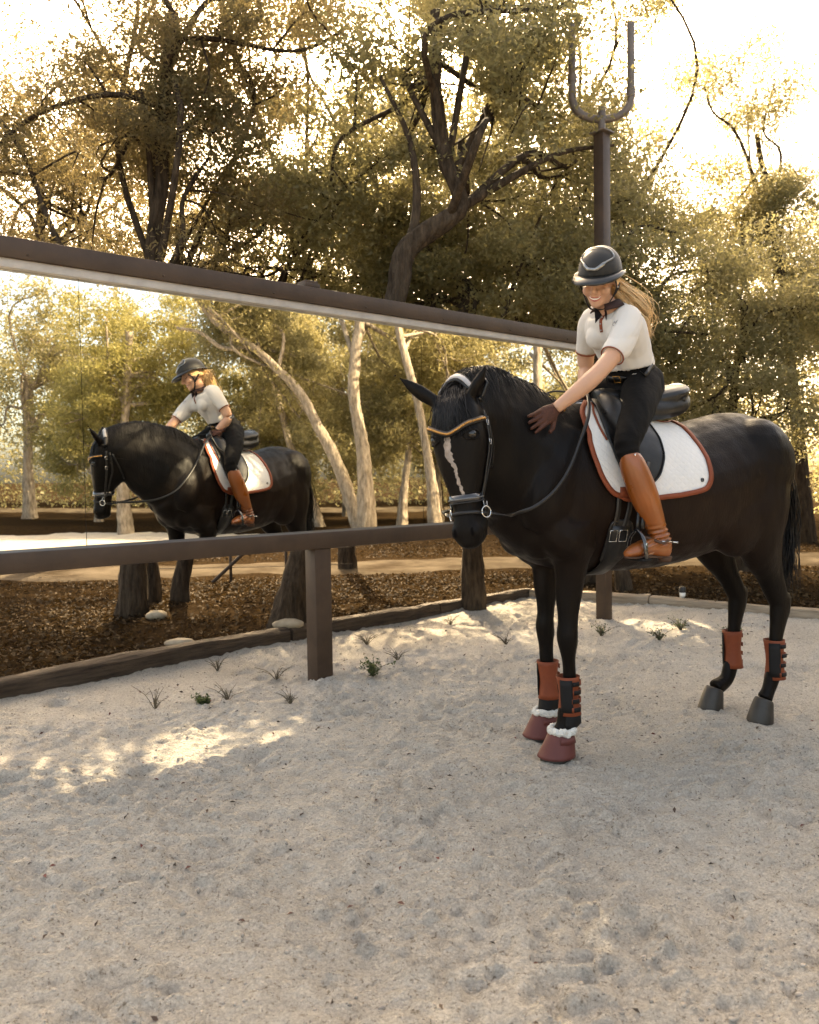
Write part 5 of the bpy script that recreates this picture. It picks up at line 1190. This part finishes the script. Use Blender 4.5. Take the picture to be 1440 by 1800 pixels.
# gloved hands
def hand(wrist, d, n, name, fist=False, flip=1., size=1.):
    """d: towards fingertips, n: back of the hand (away from the palm)"""
    d = unit(d); n = unit(np.array(n) - d * (np.array(n) @ d)); s_ = unit(np.cross(d, n)) * flip        # s_: towards the thumb side
    w = np.array(wrist, float); q = lambda a, b, c: w + (d * a + s_ * b + n * c) * size
    g = Geo(); g.tube([q(-.035, 0, .0), q(0, 0, 0), q(.03, .002, .0), (q(.075, .0, .0)), q(.092, -.002, -.002)], [(.027, .021), (.030, .020), (.040, .019), (.043, .016), (.040, .012)], 14, 3, ref=n)
    L = (.070, .080, .074, .058); bs = (.029, .010, -.010, -.029); sp = (.10, .02, -.06, -.16)
    for l, b, a in zip(L, bs, sp):
        if not fist: pts = [q(.070, b, 0), q(.090, b + a * .02, .003), q(.090 + l * .45, b + a * l * .5, .004), q(.090 + l * .8, b + a * l, -.004), q(.090 + l, b + a * l * 1.2, -.010)]
        else: pts = [q(.070, b, 0), q(.092, b, .0), q(.105, b, -.022), q(.088, b, -.044), q(.066, b, -.040), q(.058, b, -.030)]
        g.tube(pts, [.0105, .0102, .0095, .0085, .0065] if not fist else [.0105, .0105, .0102, .0098, .009, .008], 10, 2)
    if not fist: g.tube([q(.018, .026, -.004), q(.040, .048, -.006), q(.062, .066, -.006), q(.086, .074, -.010)], [.014, .0125, .011, .008], 10, 2)
    else: g.tube([q(.018, .026, -.006), q(.042, .042, -.018), (q(.068, .036, -.034)), q(.082, .022, -.040)], [.014, .0125, .011, .009], 10, 2)
    me = remesh(g, .0032, 2, .4); o = rd.mesh(name, me, M['glove'])
    P = [q(-.030, math.cos(t) * .030, math.sin(t) * .024) for t in np.linspace(0, 6.283, 21)]; rd.part('cuff', Geo().tube(P, [.0045] * 21, 6), M['collar'], o)
    return q
p = np.array([.262, .197, 1.616]); q_, n = around((.36, .04, 1.54), (0.3, 1, .12), .0)
p2, n2 = around((.465, .07, 1.465), (0.3, 1, .12), .018)
qL = hand(p, p2 - p, n, 'glove', False, -1.)
bracelet = [p - unit(p2 - p) * .045 + unit(np.cross(p2 - p, n)) * .030 * math.cos(t) + n * .027 * math.sin(t) for t in np.linspace(0, 6.283, 25)]
rd.part('bracelet', Geo().tube(bracelet, [.003] * 25, 6), M['gold'])
rh = RH + np.array([-.03, -.02, .005]); hand(rh + np.array([-.018, -.022, .022]), (.75, .45, -.35), (.35, -.35, .85), 'glove', True, 1., .92)
# ponytail
items = []; r = np.random.default_rng(8)
for k in range(420):
    o = r.normal(0, .012, 3); e = np.array([-.345, .11, 1.985]) + r.normal(0, .017, 3) + np.array([.06, .0, .03]) * r.uniform(0, 1)
    items.append(([hq_(0, -.085, -.012) + o, hq_(0, -.120, -.035) + o * 1.8, np.array([-.235, .118, 2.145]) + o * 2.4 + r.normal(0, .006, 3), np.array([-.298, .115, 2.085]) + o * 2.2 + r.normal(0, .009, 3), e], r.uniform(.0018, .0036)))
rd.part('ponytail', Geo().tube([hq_(0, -.08, -.01), hq_(0, -.120, -.035), (-.238, .118, 2.140), (-.300, .115, 2.080), (-.335, .11, 2.02), (-.345, .11, 1.985)], [.018, .024, .027, .025, .018, .006], 12, 4), M['blond'])
for s in (1, -1):
    for k in range(46):
        a = r.uniform(-.03, .05); items.append(([hq_(s * .076, a, .035), hq_(s * .083, a - .02, .0), hq_(s * .074, -.055 - .01 * r.uniform(), -.02 + r.normal(0, .008)), hq_(s * .03, -.092, -.018 + r.normal(0, .008))], r.uniform(.0014, .0026)))
hz = horse; horse = rd; strands('hair', items, 0, M['blond'], 5); horse = hz
# helmet
V = []; F = []; nr, nn_ = 14, 40; RX, RF, RU = .098, .126, .112; hc = lambda s, f, u: hq_(s, f - .008, u + .050)
for i in range(nr + 1):
    t = (i / nr) * 1.62
    for j in range(nn_):
        a = 2 * math.pi * j / nn_; c, s_ = math.cos(a), math.sin(a); low = -.03 * max(0, -c) * max(0, i / nr - .75) * 4
        V.append(hc(RX * math.sin(t) * s_, RF * math.sin(t) * c, RU * math.cos(t) + low))
F = [[i * nn_ + j, (i + 1) * nn_ + j, (i + 1) * nn_ + (j + 1) % nn_, i * nn_ + (j + 1) % nn_] for i in range(nr) for j in range(nn_)]
g2 = Geo(); g2.add(V, F); hm = rd.part('helmet', g2, M['helmet']); sm = hm.modifiers.new('t', 'SOLIDIFY'); sm.thickness = .008; sm.offset = -1
V = []; k = 6
for j in range(nn_):
    a = 2 * math.pi * j / nn_; c, s_ = math.cos(a), math.sin(a); ext = .012 + .055 * max(0, c) ** 1.3 + .016 * abs(s_) * (c > -.4)
    for i in range(k):
        t = i / (k - 1); e = ext * t; drop = -.018 * t * t * max(0, c) - .010 * t * t * abs(s_)
        low = -.03 * max(0, -c)
        V.append(hc((RX + .001 + e * .55) * s_, (RF + .001 + e) * c, -.005 + low + drop + .004 * math.sin(t * 3.14)))
F = [[j * k + i, j * k + i + 1, ((j + 1) % nn_) * k + i + 1, ((j + 1) % nn_) * k + i] for j in range(nn_) for i in range(k - 1)]
g2 = Geo(); g2.add(V, F); bm_ = rd.part('brim', g2, M['brim'], hm); sm = bm_.modifiers.new('t', 'SOLIDIFY'); sm.thickness = .005; sm.offset = 0
def dome(s, f, u, k=1.02):
    v = np.array([s, f, u]); L = math.sqrt((s / RX) ** 2 + (f / RF) ** 2 + (u / RU) ** 2); v = v / L * k; return hc(*v)
fr_pts = [(-.020, .11, .030), (.0, .112, .028), (.020, .11, .030), (.05, .085, .052), (.080, .04, .070), (.055, .02, .10), (.0, .03, .115), (-.055, .02, .10), (-.080, .04, .070), (-.05, .085, .052), (-.020, .11, .030)]
P = [dome(*p) for p in crom(np.array(fr_pts), 5)][:-1]; N_ = [unit(x - hc(0, 0, 0)) for x in P]; W_ = np.array([.016 if hc(0, 0, 0) is not None and (x - hc(0, 0, 0)) @ fd > .095 else .008 for x in P])
rd.part('helmet_frame', Geo().ribbon(P, N_, W_, .003, closed=True), M['gunmetal'], hm)
for s in (1, -1):
    rd.part('chin_strap', Geo().ribbon(crom(np.array([hq_(s * .086, .045, .02), hq_(s * .083, .02, -.02), hq_(s * .066, .02, -.065), hq_(s * .035, .045, -.112), hq_(0, .050, -.118)]), 5), crom(np.array([sdv * s, sdv * s, sdv * s - up_ * .3, -up_ + sdv * s * .5, -up_]), 5), .014, .003), M['strapblack'], hm)
    rd.part('rear_strap', Geo().ribbon(crom(np.array([hq_(s * .075, -.06, .0), hq_(s * .082, -.02, -.03), hq_(s * .068, .016, -.062)]), 5), [sdv * s] * 11, .014, .003), M['strapblack'], hm)

rough_var(M['boot'], .22, .5, 10); rough_var(M['shirt'], .7, .95, 10)
